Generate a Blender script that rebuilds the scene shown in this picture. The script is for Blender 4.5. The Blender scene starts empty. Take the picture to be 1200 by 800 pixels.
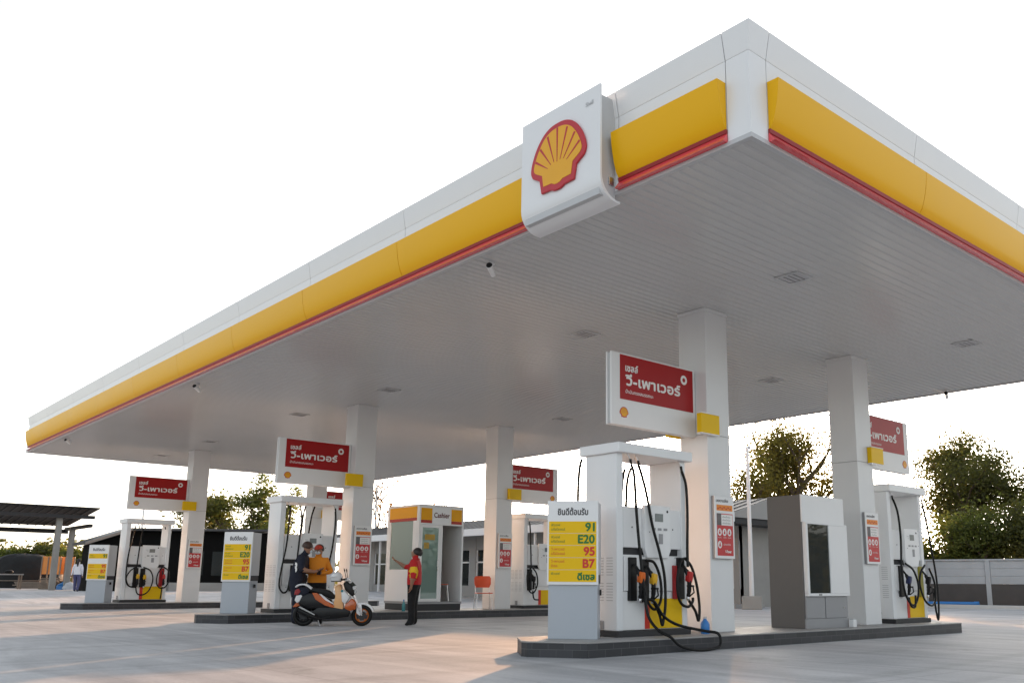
import bpy, bmesh, math, random
from math import sin, cos, pi, radians as R
from mathutils import Matrix, Vector

random.seed(7)
sc = bpy.context.scene
COL = sc.collection

# ------------------------------------------------------------------ materials
MATS = {}
def mat(name, col, rough=.5, metal=0., var=.06, scale=3., bump=0., bscale=40., spec=.5, coat=0., alpha=1., trans=0., emit=None):
    if name in MATS: return MATS[name]
    m = bpy.data.materials.new(name); m.use_nodes = True
    nt = m.node_tree; b = nt.nodes['Principled BSDF']
    b.inputs['Base Color'].default_value = (*col, 1)
    b.inputs['Roughness'].default_value = rough
    b.inputs['Metallic'].default_value = metal
    b.inputs['Specular IOR Level'].default_value = spec
    b.inputs['Coat Weight'].default_value = coat
    b.inputs['Alpha'].default_value = alpha
    b.inputs['Transmission Weight'].default_value = trans
    tc = nt.nodes.new('ShaderNodeTexCoord')
    if var > 0:
        n = nt.nodes.new('ShaderNodeTexNoise'); n.inputs['Scale'].default_value = scale
        n.inputs['Detail'].default_value = 5; n.inputs['Roughness'].default_value = .6
        nt.links.new(tc.outputs['Object'], n.inputs['Vector'])
        mx = nt.nodes.new('ShaderNodeMix'); mx.data_type = 'RGBA'
        mx.inputs[6].default_value = (*[max(0, c*(1-var)) for c in col], 1)
        mx.inputs[7].default_value = (*[min(1, c*(1+var)) for c in col], 1)
        nt.links.new(n.outputs['Fac'], mx.inputs[0]); nt.links.new(mx.outputs[2], b.inputs['Base Color'])
        mr = nt.nodes.new('ShaderNodeMapRange'); mr.inputs['To Min'].default_value = max(.02, rough*.8); mr.inputs['To Max'].default_value = min(1, rough*1.2)
        nt.links.new(n.outputs['Fac'], mr.inputs['Value']); nt.links.new(mr.outputs[0], b.inputs['Roughness'])
    if bump > 0:
        n2 = nt.nodes.new('ShaderNodeTexNoise'); n2.inputs['Scale'].default_value = bscale; n2.inputs['Detail'].default_value = 4
        nt.links.new(tc.outputs['Object'], n2.inputs['Vector'])
        bp = nt.nodes.new('ShaderNodeBump'); bp.inputs['Strength'].default_value = bump; bp.inputs['Distance'].default_value = .02
        nt.links.new(n2.outputs['Fac'], bp.inputs['Height']); nt.links.new(bp.outputs['Normal'], b.inputs['Normal'])
    MATS[name] = m
    return m

def leaf_mat(name, col, trans_col):
    m = bpy.data.materials.new(name); m.use_nodes = True; nt = m.node_tree
    b = nt.nodes['Principled BSDF']; out = nt.nodes['Material Output']
    oi = nt.nodes.new('ShaderNodeNewGeometry')
    mx = nt.nodes.new('ShaderNodeMix'); mx.data_type = 'RGBA'
    mx.inputs[6].default_value = (*[c*.6 for c in col], 1); mx.inputs[7].default_value = (*[c*1.5 for c in col], 1)
    nt.links.new(oi.outputs['Random Per Island'], mx.inputs[0]); nt.links.new(mx.outputs[2], b.inputs['Base Color'])
    b.inputs['Roughness'].default_value = .55
    t = nt.nodes.new('ShaderNodeBsdfTranslucent'); t.inputs['Color'].default_value = (*trans_col, 1)
    ms = nt.nodes.new('ShaderNodeMixShader'); ms.inputs[0].default_value = .48
    nt.links.new(b.outputs[0], ms.inputs[1]); nt.links.new(t.outputs[0], ms.inputs[2]); nt.links.new(ms.outputs[0], out.inputs['Surface'])
    return m

def glass_mat(name, tint=(.75, .9, .85), opac=.25, rough=.03, refl_tint=None, ff=.3):
    """thin pane: part mirror, part tinted see-through"""
    m = bpy.data.materials.new(name); m.use_nodes = True; nt = m.node_tree
    for n in list(nt.nodes):
        if n.type == 'BSDF_PRINCIPLED': nt.nodes.remove(n)
    out = nt.nodes['Material Output']
    g = nt.nodes.new('ShaderNodeBsdfGlossy'); g.inputs['Roughness'].default_value = rough
    t = nt.nodes.new('ShaderNodeBsdfTransparent'); t.inputs['Color'].default_value = (*tint, 1)
    f = nt.nodes.new('ShaderNodeFresnel'); f.inputs['IOR'].default_value = 1.7
    ma = nt.nodes.new('ShaderNodeMath'); ma.operation = 'ADD'; ma.inputs[1].default_value = opac*.3
    ms = nt.nodes.new('ShaderNodeMixShader')
    nt.links.new(f.outputs[0], ma.inputs[0]); nt.links.new(ma.outputs[0], ms.inputs[0])
    src = t.outputs[0]
    if refl_tint:   # diffuse tint in the pane stands in for its pale reflections
        d = nt.nodes.new('ShaderNodeBsdfDiffuse'); d.inputs['Color'].default_value = (*refl_tint, 1); m3 = nt.nodes.new('ShaderNodeMixShader'); m3.inputs[0].default_value = ff
        nt.links.new(t.outputs[0], m3.inputs[1]); nt.links.new(d.outputs[0], m3.inputs[2]); src = m3.outputs[0]
    nt.links.new(src, ms.inputs[1]); nt.links.new(g.outputs[0], ms.inputs[2]); nt.links.new(ms.outputs[0], out.inputs['Surface'])
    return m

WHITE = mat('white_panel', (.80, .81, .82), .32, var=.03, scale=.8)
WHITE2 = mat('white_paint', (.80, .80, .80), .4, var=.04, scale=2)
COLW = mat('column_cladding', (.74, .745, .75), .34, var=.03, scale=.9)
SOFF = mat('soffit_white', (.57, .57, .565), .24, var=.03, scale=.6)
YEL = mat('yellow_panel', (.86, .46, .002), .38, var=.03, scale=.7, spec=.25)
YELP = mat('yellow_paint', (.84, .52, .004), .4, var=.04, spec=.25)
RED = mat('red_strip', (.78, .06, .075), .2, var=.04, coat=.8)
SHADE_RED = mat('red_strip_shade', (.30, .008, .012), .45, var=.04)  # shade under the yellow panels, put into a darker red
SRED = mat('sign_red', (.36, .006, .008), .32, var=.04, spec=.3)
ERED = mat('emblem_red', (.50, .02, .03), .35, var=.05)
EYEL = mat('emblem_yellow', (.82, .40, .004), .35, var=.04)
ORNG = mat('orange_paint', (.78, .24, .02), .4, var=.05)
PGREY = mat('blue_grey_metal', (.42, .455, .50), .38, var=.04, scale=2)
GREY = mat('mid_grey_metal', (.30, .30, .31), .42, var=.05)
LGREY = mat('light_grey_plastic', (.52, .53, .54), .4, var=.05)
BROWNG = mat('brown_grey_panel', (.118, .110, .104), .38, var=.05, scale=2)
DGREY = mat('dark_grey', (.035, .035, .038), .5, var=.1, spec=.35)
BLACK = mat('black_rubber', (.004, .004, .004), .5, var=.15, spec=.3)
BLKP = mat('black_plastic', (.006, .006, .007), .4, var=.1, spec=.35)
STEEL = mat('bright_steel', (.62, .62, .63), .28, metal=1., var=.04)
GALV = mat('galvanised_steel', (.42, .42, .42), .5, metal=.6, var=.1)
GREENT = mat('text_green', (.02, .17, .03), .5, var=0)
REDT = mat('text_red', (.62, .03, .02), .5, var=0)
ORT = mat('text_orange', (.72, .20, .01), .5, var=0)
OLT = mat('text_olive', (.30, .30, .02), .5, var=0)
BLKT = mat('text_black', (.03, .03, .035), .5, var=0)
WHT = mat('text_white', (.82, .80, .78), .5, var=0)
SCREEN = mat('display_grey', (.20, .22, .22), .2, var=.2, scale=30)
GLASST = glass_mat('teal_glass', (.60, .84, .80), .1, .02, (.42, .58, .54), .42)
GLASSD = glass_mat('dark_glass', (.30, .33, .35), -.12, .02, (.10, .11, .115), .35)
GLASSW = mat('window_dark', (.03, .035, .035), .06, var=.05, spec=.8)
CHAIR = mat('orange_red_plastic', (.55, .07, .015), .4, var=.06)
CONC = mat('concrete', (.33, .32, .30), .75, var=.18, scale=1.4, bump=.25, bscale=14)
ROOFG = mat('roof_grey', (.06, .06, .062), .5, var=.12, scale=.7)
DARKW = mat('dark_wall', (.004, .004, .004), .8, var=.2, spec=.15)
WOODD = mat('weathered_wood', (.24, .19, .15), .8, var=.25, scale=6, bump=.3)
TARP = mat('dark_tarpaulin', (.005, .005, .005), .75, var=.25, scale=3, bump=.4, bscale=6)
OTARP = mat('orange_sheet', (.75, .28, .07), .6, var=.2, scale=2)
BLUEP = mat('blue_plastic', (.03, .20, .55), .35, var=.08)
TEALP = mat('teal_bottle', (.06, .26, .28), .2, var=.08)
BARK = mat('bark', (.10, .075, .055), .9, var=.3, scale=8, bump=.6, bscale=20)
SKIN = mat('skin', (.30, .15, .09), .5, var=.06)
HAIR = mat('hair', (.014, .010, .009), .5, var=.2, scale=30)
HAIRB = mat('brown_hair', (.045, .02, .012), .5, var=.2, scale=30)
NAVY = mat('navy_cloth', (.005, .007, .020), .8, var=.15, scale=12, bump=.3, bscale=30)
TRBLK = mat('black_cloth', (.004, .004, .005), .85, var=.15, scale=12, bump=.3, bscale=30)
REDC = mat('red_cloth', (.50, .012, .015), .8, var=.1, scale=10, bump=.3, bscale=30)
YELC = mat('yellow_cloth', (.80, .50, .02), .8, var=.08, scale=10, bump=.3, bscale=30)
ORC = mat('orange_cloth', (.72, .24, .012), .8, var=.1, scale=10, bump=.4, bscale=24)
WHC = mat('white_cloth', (.72, .73, .78), .8, var=.06, scale=10, bump=.3, bscale=30)
JEAN = mat('blue_cloth', (.07, .075, .17), .85, var=.12, scale=14)
MASK = mat('face_mask', (.62, .70, .74), .7, var=.05)
PEACH = mat('leg_shield_sunlit', (.80, .44, .20), .3, var=.04)  # sunlit reflection on the leg shield, put into its colour
SORNG = mat('scooter_orange', (.50, .095, .010), .25, var=.04, coat=.5)
SWHITE = mat('scooter_white', (.75, .75, .76), .2, var=.03, coat=.5)

# ------------------------------------------------------------------ mesh builder
class MB:
    def __init__(s, M=None):
        s.v, s.f, s.m, s.M = [], [], [], M or Matrix()
    def add(s, vs, fs, m=0, M=None):
        o = len(s.v); T = s.M @ M if M is not None else s.M
        s.v += [T @ Vector(p) for p in vs]
        s.f += [[o+i for i in f] for f in fs]; s.m += [m]*len(fs)
        return s
    def box(s, x0, x1, y0, y1, z0, z1, m=0, M=None):
        vs = [(x, y, z) for z in (z0, z1) for y in (y0, y1) for x in (x0, x1)]
        return s.add(vs, [(0, 2, 3, 1), (4, 5, 7, 6), (0, 1, 5, 4), (2, 6, 7, 3), (0, 4, 6, 2), (1, 3, 7, 5)], m, M)
    def prism(s, poly, d0, d1, ax='y', m=0, M=None):
        """outline (a,b) pushed along ax: ax y -> (x,z) outline; ax x -> (y,z); ax z -> (x,y)"""
        P = {'y': lambda a, b, d: (a, d, b), 'x': lambda a, b, d: (d, a, b), 'z': lambda a, b, d: (a, b, d)}[ax]
        n = len(poly); vs = [P(a, b, d0) for a, b in poly] + [P(a, b, d1) for a, b in poly]
        fs = [list(range(n)), list(range(2*n-1, n-1, -1))] + [(i, (i+1) % n, n+(i+1) % n, n+i) for i in range(n)]
        return s.add(vs, fs, m, M)
    def tube(s, pts, r, n=8, m=0, M=None, cap=True):
        pts = [Vector(p) for p in pts]; k = len(pts); rs = r if isinstance(r, (list, tuple)) else [r]*k
        vs, fs = [], []; up = None
        for i, p in enumerate(pts):
            t = (pts[min(i+1, k-1)] - pts[max(i-1, 0)]).normalized()
            if up is None: up = Vector((0, 0, 1)) if abs(t.z) < .9 else Vector((1, 0, 0))
            a = up - t*up.dot(t)
            if a.length < 1e-4: a = t.orthogonal()
            a.normalize(); b = t.cross(a); up = a
            for j in range(n):
                w = 2*pi*j/n; vs.append(p + (a*cos(w) + b*sin(w))*rs[i])
        for i in range(k-1):
            for j in range(n): fs.append((i*n+j, i*n+(j+1) % n, (i+1)*n+(j+1) % n, (i+1)*n+j))
        if cap: fs += [list(range(n-1, -1, -1)), list(range((k-1)*n, k*n))]
        return s.add(vs, fs, m, M)
    def lathe(s, prof, n=20, m=0, M=None):
        vs, fs = [], []; k = len(prof)
        for r, z in prof:
            for j in range(n): vs.append((r*cos(2*pi*j/n), r*sin(2*pi*j/n), z))
        for i in range(k-1):
            for j in range(n): fs.append((i*n+j, i*n+(j+1) % n, (i+1)*n+(j+1) % n, (i+1)*n+j))
        fs += [list(range(n-1, -1, -1)), list(range((k-1)*n, k*n))]
        return s.add(vs, fs, m, M)
    def ell(s, c, rx, ry, rz, nu=14, nv=9, m=0, M=None, z0=-1., z1=1.):
        a0, a1 = math.asin(z0), math.asin(z1); prof = []
        vs, fs = [], []
        for i in range(nv+1):
            a = a0 + (a1-a0)*i/nv
            for j in range(nu):
                w = 2*pi*j/nu; vs.append((c[0]+rx*cos(a)*cos(w), c[1]+ry*cos(a)*sin(w), c[2]+rz*sin(a)))
        for i in range(nv):
            for j in range(nu): fs.append((i*nu+j, i*nu+(j+1) % nu, (i+1)*nu+(j+1) % nu, (i+1)*nu+j))
        return s.add(vs, fs, m, M)
    def torus(s, c, Rr, r, ax='y', n=36, k=10, m=0, M=None, sq=1.):
        vs, fs = [], []
        for i in range(n):
            a = 2*pi*i/n
            for j in range(k):
                w = 2*pi*j/k; q = Rr + r*cos(w); d = r*sin(w)*sq
                vs.append({'y': (c[0]+q*cos(a), c[1]+d, c[2]+q*sin(a)), 'z': (c[0]+q*cos(a), c[1]+q*sin(a), c[2]+d), 'x': (c[0]+d, c[1]+q*cos(a), c[2]+q*sin(a))}[ax])
        for i in range(n):
            for j in range(k): fs.append((i*k+j, i*k+(j+1) % k, ((i+1) % n)*k+(j+1) % k, ((i+1) % n)*k+j))
        return s.add(vs, fs, m, M)
    def build(s, name, mats, parent=None, bevel=0., smooth=None, seg=2):
        if not isinstance(mats, (list, tuple)): mats = [mats]
        me = bpy.data.meshes.new(name); me.from_pydata([tuple(p) for p in s.v], [], s.f)
        for m in mats: me.materials.append(m)
        me.polygons.foreach_set('material_index', s.m)
        bm = bmesh.new(); bm.from_mesh(me)
        bmesh.ops.recalc_face_normals(bm, faces=bm.faces)
        if bevel > 0:
            es = [e for e in bm.edges if len(e.link_faces) == 2 and e.calc_face_angle(0) > .5]
            bmesh.ops.bevel(bm, geom=es, offset=bevel, segments=seg, affect='EDGES', profile=.5, clamp_overlap=True)
        if smooth:
            for f in bm.faces: f.smooth = True
            for e in bm.edges:
                if len(e.link_faces) == 2 and e.calc_face_angle(0) > smooth: e.smooth = False
        bm.to_mesh(me); bm.free()
        o = bpy.data.objects.new(name, me); COL.objects.link(o)
        if parent is not None: o.parent = parent
        return o

def tag(o, label=None, cat=None, group=None, kind=None):
    for k, v in (('label', label), ('category', cat), ('group', group), ('kind', kind)):
        if v: o[k] = v
    return o
def thing(name, label, cat, loc=(0, 0, 0), rz=0., group=None):
    o = bpy.data.objects.new(name, None); COL.objects.link(o); o.location = loc; o.rotation_euler = (0, 0, rz)
    o.empty_display_size = .2
    return tag(o, label, cat, group)
def dup(root, loc, rz=None, label=None):
    def cp(o, par):
        c = o.copy(); COL.objects.link(c)
        if par is not None: c.parent = par
        for ch in o.children: cp(ch, c)
        return c
    r = cp(root, None); r.location = loc
    if rz is not None: r.rotation_euler = (0, 0, rz)
    if label: r['label'] = label
    return r

def spline(pts, n=10):
    P = [Vector(p) for p in pts]; out = []
    for i in range(len(P)-1):
        p0 = P[max(i-1, 0)]; p1 = P[i]; p2 = P[i+1]; p3 = P[min(i+2, len(P)-1)]
        for k in range(n):
            t = k/n; out.append(.5*((2*p1)+(p2-p0)*t+(2*p0-5*p1+4*p2-p3)*t*t+(3*p1-p0-3*p2+p3)*t**3))
    out.append(P[-1]); return out

# lettering ---------------------------------------------------------------
_tcache = {}
def glyphs(s):
    if s not in _tcache:
        c = bpy.data.curves.new('lettering_source', 'FONT'); c.body = s; c.resolution_u = 4
        o = bpy.data.objects.new('lettering_source', c); COL.objects.link(o)
        me = bpy.data.meshes.new_from_object(o.evaluated_get(bpy.context.evaluated_depsgraph_get()))
        _tcache[s] = ([tuple(v.co) for v in me.vertices], [tuple(p.vertices) for p in me.polygons])
        bpy.data.objects.remove(o); bpy.data.curves.remove(c); bpy.data.meshes.remove(me)
    return _tcache[s]
def letter(mb, s, M, width=None, height=None, bold=0., m=0, align='l'):
    """words laid in local x (right) / y (up); bold = stroke widening in metres"""
    vs, fs = glyphs(s)
    if not vs: return
    x0 = min(v[0] for v in vs); x1 = max(v[0] for v in vs)
    ref = .7
    k = (height/ref) if height else width/(x1-x0)
    kx = width/(x1-x0) if width else k
    off = {'l': -x0, 'r': -x1, 'c': -(x0+x1)/2}[align]
    shifts = [(0, 0)] if not bold else [(0, 0), (bold, 0), (0, bold), (bold, bold), (-bold, 0), (0, -bold)]
    for i, (dx, dy) in enumerate(shifts):
        mb.add([((v[0]+off)*kx+dx, v[1]*k+dy, i*.00025) for v in vs], fs, m, M)
def front(x, y, z):   # letters on a face that looks along -Y
    return Matrix(((1, 0, 0, x), (0, 0, -1, y), (0, 1, 0, z), (0, 0, 0, 1)))
def west(x, y, z):    # letters on a face that looks along -X
    return Matrix(((0, 0, -1, x), (-1, 0, 0, y), (0, 1, 0, z), (0, 0, 0, 1)))

HALF_O = [(0, .46), (.16, .44), (.30, .365), (.42, .23), (.50, .07), (.525, -.06), (.49, -.15), (.35, -.23), (.31, -.42), (.13, -.425), (.07, -.452), (0, -.458)]
HALF_I = [(0, .39), (.14, .372), (.262, .305), (.365, .18), (.432, .05), (.455, -.05), (.42, -.105), (.29, -.175), (.262, -.335), (.105, -.34), (.05, -.37), (0, -.375)]
def scallop(parent, M, size, depth):
    def sm(h):
        top = [(p.x, p.y) for p in spline([(-h[1][0], h[1][1], 0)] + [(a, b, 0) for a, b in h[:7]], 5)][5:]
        h = top + h[7:]; return h + [(-a, b) for a, b in reversed(h[1:-1])]
    o, i = [[(a*size, b*size) for a, b in sm(h)] for h in (HALF_O, HALF_I)]
    e = MB(M).prism(o, 0, depth, 'z').build('emblem', ERED, parent, bevel=min(.01, depth*.3) if size > .5 else 0)
    MB(M).prism(i, depth+.0005, depth+.004*max(.3, size), 'z').build('shell_face', EYEL, e)
    r = MB(M); zz = depth+.007*max(.3, size)
    for k in range(-3, 4):
        a = R(k*15.5); L = .245+.33*cos(a*1.0); ox, oy = 0, -.24
        p0, p1 = .16+.02*abs(k), (.625 if k == 0 else (.60, .555, .515)[abs(k)-1])
        d = (sin(a*1.18), cos(a*1.18)); n = (d[1], -d[0]); w0, w1 = .004, .016
        q = [((ox+d[0]*p+n[0]*w*sg)*size, (oy+d[1]*p+n[1]*w*sg)*size) for p, w, sg in ((p0, w0, -1), (p1, w1, -1), (p1, w1, 1), (p0, w0, 1))]
        r.prism(q, depth, zz, 'z')
    r.build('rib_line', ERED, e)
    return e

# ------------------------------------------------------------------ layout
Y1, Y2, Y3 = 8.65, 20.32, 32.04          # front kerb line of the three islands
XI, XE = 8.17, 18.81
CA, CB, CS = 11.43, 16.09, .585          # columns
ZK = .20
ZS, ZT = 5.53, 6.81                      # canopy soffit, canopy top
XN, YN, XF, YF = 7.13, 5.09, 21.03, 37.67
SUN_EL, SUN_AZ = R(9.4), R(36.9)
HAZE = .30          # even brightness of the milky veil over the whole sky

# ------------------------------------------------------------------ ground
def gz(x, y):
    t = min(1, max(0, (y-38)/11)); return .32*t*t*(3-2*t)
def make_ground():
    mb = MB(); xs = [-400, -150, -60, -20] + [i for i in range(-10, 60, 5)] + [70, 100, 180, 400, 900]
    ys = [-400, -100, -30] + [i for i in range(-10, 36, 5)] + [38, 39, 40, 41, 42, 43, 44, 45, 46, 47, 48, 49, 50, 55, 60, 70, 90, 140, 300, 900]
    vs = [(x, y, gz(x, y)) for y in ys for x in xs]; n = len(xs)
    fs = [(j*n+i, j*n+i+1, (j+1)*n+i+1, (j+1)*n+i) for j in range(len(ys)-1) for i in range(n-1)]
    mb.add(vs, fs)
    m = bpy.data.materials.new('forecourt_concrete'); m.use_nodes = True; nt = m.node_tree; b = nt.nodes['Principled BSDF']
    tc = nt.nodes.new('ShaderNodeTexCoord')
    def noise(scale, detail, src=None, dist=0., rough=.55):
        n = nt.nodes.new('ShaderNodeTexNoise'); n.inputs['Scale'].default_value = scale; n.inputs['Detail'].default_value = detail
        n.inputs['Distortion'].default_value = dist; n.inputs['Roughness'].default_value = rough
        nt.links.new(src or tc.outputs['Object'], n.inputs['Vector']); return n.outputs['Fac']
    mp = nt.nodes.new('ShaderNodeMapping'); mp.inputs['Rotation'].default_value = (0, 0, .5); mp.inputs['Scale'].default_value = (1, .16, 1)
    nt.links.new(tc.outputs['Object'], mp.inputs['Vector'])
    big = noise(.16, 5, None, 1.2); brush = noise(1.3, 6, mp.outputs[0], 1.5); fine = noise(22, 4)
    def mix(a, b_, f):
        x = nt.nodes.new('ShaderNodeMix'); x.data_type = 'FLOAT'
        for s, v in ((2, a), (3, b_)):
            if isinstance(v, float): x.inputs[s].default_value = v
            else: nt.links.new(v, x.inputs[s])
        x.inputs[0].default_value = f; return x.outputs[0]
    f = mix(mix(big, brush, .5), fine, .15)
    cr = nt.nodes.new('ShaderNodeValToRGB'); e = cr.color_ramp.elements
    e[0].position = .38; e[0].color = (.36, .365, .375, 1); e[1].position = .62; e[1].color = (.62, .62, .62, 1)
    nt.links.new(f, cr.inputs[0])
    # saw-cut joints of the slabs
    br = nt.nodes.new('ShaderNodeTexBrick'); br.offset = 0; br.inputs['Scale'].default_value = 1
    br.inputs['Brick Width'].default_value = 5.6; br.inputs['Row Height'].default_value = 5.83; br.inputs['Mortar Size'].default_value = .012; br.inputs['Mortar Smooth'].default_value = .3
    br.inputs['Color1'].default_value = br.inputs['Color2'].default_value = (1, 1, 1, 1); br.inputs['Mortar'].default_value = (.78, .78, .78, 1)
    m2 = nt.nodes.new('ShaderNodeMapping'); m2.inputs['Location'].default_value = (1.2, 1.0, 0); nt.links.new(tc.outputs['Object'], m2.inputs['Vector']); nt.links.new(m2.outputs[0], br.inputs['Vector'])
    mul = nt.nodes.new('ShaderNodeMix'); mul.data_type = 'RGBA'; mul.blend_type = 'MULTIPLY'; mul.inputs[0].default_value = 1
    nt.links.new(cr.outputs[0], mul.inputs[6]); nt.links.new(br.outputs[0], mul.inputs[7])
    # scuffs, stains and tyre marks
    mp3 = nt.nodes.new('ShaderNodeMapping'); mp3.inputs['Rotation'].default_value = (0, 0, -.95); mp3.inputs['Scale'].default_value = (.10, 1.4, 1); nt.links.new(tc.outputs['Object'], mp3.inputs['Vector'])
    def ramp(src, p0, p1, c0, c1):
        r = nt.nodes.new('ShaderNodeValToRGB'); e_ = r.color_ramp.elements; e_[0].position = p0; e_[1].position = p1; e_[0].color = (*[c0]*3, 1); e_[1].color = (*[c1]*3, 1); nt.links.new(src, r.inputs[0]); return r.outputs[0]
    last = mul.outputs[2]
    for src in (ramp(noise(.9, 5, None, .4, .65), .26, .40, .72, 1.), ramp(noise(1.0, 6, mp3.outputs[0], .6, .6), .30, .46, .80, 1.), ramp(noise(7, 3, None, 0., .7), .22, .34, .70, 1.)):
        k_ = nt.nodes.new('ShaderNodeMix'); k_.data_type = 'RGBA'; k_.blend_type = 'MULTIPLY'; k_.inputs[0].default_value = 1
        nt.links.new(last, k_.inputs[6]); nt.links.new(src, k_.inputs[7]); last = k_.outputs[2]
    # soil beyond the paved yard
    sx = nt.nodes.new('ShaderNodeSeparateXYZ'); nt.links.new(tc.outputs['Object'], sx.inputs[0])
    def gt(o, v):
        n = nt.nodes.new('ShaderNodeMath'); n.operation = 'GREATER_THAN'; n.inputs[1].default_value = v; nt.links.new(o, n.inputs[0]); return n.outputs[0]
    mm = nt.nodes.new('ShaderNodeMath'); mm.operation = 'MAXIMUM'; nt.links.new(gt(sx.outputs[0], 45), mm.inputs[0]); nt.links.new(gt(sx.outputs[1], 74), mm.inputs[1])
    so = nt.nodes.new('ShaderNodeMix'); so.data_type = 'RGBA'; so.inputs[7].default_value = (.13, .11, .06, 1)
    nt.links.new(mm.outputs[0], so.inputs[0]); nt.links.new(last, so.inputs[6]); nt.links.new(so.outputs[2], b.inputs['Base Color'])
    mr = nt.nodes.new('ShaderNodeMapRange'); mr.inputs['To Min'].default_value = .60; mr.inputs['To Max'].default_value = .85; b.inputs['Specular IOR Level'].default_value = .14
    nt.links.new(f, mr.inputs[0]); nt.links.new(mr.outputs[0], b.inputs['Roughness'])
    bp = nt.nodes.new('ShaderNodeBump'); bp.inputs['Strength'].default_value = .25; bp.inputs['Distance'].default_value = .02
    nt.links.new(f, bp.inputs['Height']); nt.links.new(bp.outputs[0], b.inputs['Normal'])
    tag(mb.build('ground', m), kind='structure')
make_ground()

def tile_mat():
    m = bpy.data.materials.new('kerb_tiles'); m.use_nodes = True; nt = m.node_tree; b = nt.nodes['Principled BSDF']
    tc = nt.nodes.new('ShaderNodeTexCoord'); sx = nt.nodes.new('ShaderNodeSeparateXYZ'); nt.links.new(tc.outputs['Object'], sx.inputs[0])
    ad = nt.nodes.new('ShaderNodeMath'); ad.operation = 'SUBTRACT'; nt.links.new(sx.outputs[0], ad.inputs[0]); nt.links.new(sx.outputs[1], ad.inputs[1])
    cb = nt.nodes.new('ShaderNodeCombineXYZ'); nt.links.new(ad.outputs[0], cb.inputs[0]); nt.links.new(sx.outputs[2], cb.inputs[1])
    br = nt.nodes.new('ShaderNodeTexBrick'); br.inputs['Scale'].default_value = 1; br.inputs['Brick Width'].default_value = .30; br.inputs['Row Height'].default_value = .101
    br.inputs['Mortar Size'].default_value = .004; br.inputs['Color1'].default_value = (.030, .031, .036, 1); br.inputs['Color2'].default_value = (.046, .047, .054, 1); br.inputs['Mortar'].default_value = (.085, .085, .088, 1)
    nt.links.new(cb.outputs[0], br.inputs['Vector']); nt.links.new(br.outputs[0], b.inputs['Base Color']); b.inputs['Roughness'].default_value = .4
    return m
TILE = tile_mat()
KTOP = mat('island_top', (.34, .33, .32), .6, var=.2, scale=2, bump=.2)
for yk in (Y1, Y2, Y3):
    D = 1.42; c = yk+D/2
    pl = [(XI, yk), (XE, yk), (XE+.46, c-.06), (XE+.46, c+.06), (XE, yk+D), (XI, yk+D), (XI-.46, c+.06), (XI-.46, c-.06)]
    k = MB().prism(pl, -.05, ZK-.02, 'z').build('kerb_island', TILE, bevel=.006)
    tag(k, kind='structure')
    pl2 = [((a-13.5)*1.0012+13.5, (b-c)*1.008+c) for a, b in pl]
    MB().prism(pl2, ZK-.02, ZK, 'z').build('island_top', KTOP, k, bevel=.006)

# ------------------------------------------------------------------ canopy
can = thing('canopy', 'huge white filling station canopy roof edged in yellow and red', 'canopy', (0, 0, 0))
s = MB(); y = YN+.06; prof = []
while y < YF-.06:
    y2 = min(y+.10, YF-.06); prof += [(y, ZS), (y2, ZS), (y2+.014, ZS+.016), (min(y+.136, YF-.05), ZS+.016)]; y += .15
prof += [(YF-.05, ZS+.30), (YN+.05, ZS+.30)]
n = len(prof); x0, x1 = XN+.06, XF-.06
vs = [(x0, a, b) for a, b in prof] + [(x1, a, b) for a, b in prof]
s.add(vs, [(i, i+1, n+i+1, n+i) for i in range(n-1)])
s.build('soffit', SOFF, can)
MB().box(XN+.08, XF-.08, YN+.08, YF-.08, ZS+.35, ZT-.12).build('roof_deck', GREY, can)
t = MB()   # thin light trim round the soffit
t.box(XN-.005, XN+.055, YN-.005, YF+.005, ZS-.03, ZS+.02); t.box(XF-.055, XF+.005, YN-.005, YF+.005, ZS-.03, ZS+.02)
t.box(XN+.056, XF-.056, YN-.005, YN+.055, ZS-.03, ZS+.02); t.box(XN+.056, XF-.056, YF-.055, YF+.005, ZS-.03, ZS+.02)
t.build('soffit_trim', LGREY, can)
# fascia profiles: (outward distance, height)
Z_CAP, Z_Y1, Z_Y0, Z_R = 6.50, 6.24, 5.69, 5.645
P_CAP = [(-.05, ZT), (.062, ZT), (.003, Z_CAP), (-.05, Z_CAP)]
P_WHT = [(-.05, Z_CAP-.002), (.0, Z_CAP-.002), (.0, ZS+.005), (-.05, ZS+.005)]
P_YEL = [(.002, Z_Y1)] + [(.012+.135*cos(a)**.6*(1-.10*(a/(pi/2))), Z_Y1-(Z_Y1-Z_Y0)*(a/(pi/2))) for a in [i*pi/2/9 for i in range(10)]] + [(.002, Z_Y0)]
P_SHADE = [(.001, Z_Y0-.003), (.03, Z_Y0-.003), (.02, Z_R), (.001, Z_R)]
P_RED = [(.001, Z_R-.002), (.012, Z_R-.002), (.085, ZS+.012), (.001, ZS+.012)]
def run(prof, side, a0, a1, mb, mi=0, m0=False, m1=False):
    """extrude a fascia profile along one side of the canopy from a0 to a1"""
    if side == 'w': f = lambda o, z, t: (XN-o, t, z)
    elif side == 'e': f = lambda o, z, t: (XF+o, t, z)
    elif side == 's': f = lambda o, z, t: (t, YN-o, z)
    else: f = lambda o, z, t: (t, YF+o, z)
    n = len(prof); vs = [f(o, z, a0-(o if m0 else 0)) for o, z in prof] + [f(o, z, a1+(o if m1 else 0)) for o, z in prof]
    mb.add(vs, [list(range(n)), list(range(2*n-1, n-1, -1))] + [(i, (i+1) % n, n+(i+1) % n, n+i) for i in range(n)], mi)
SEAM = 3.30
LG0, LG1 = 7.03, 8.50                     # the square emblem sign on the west face
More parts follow.
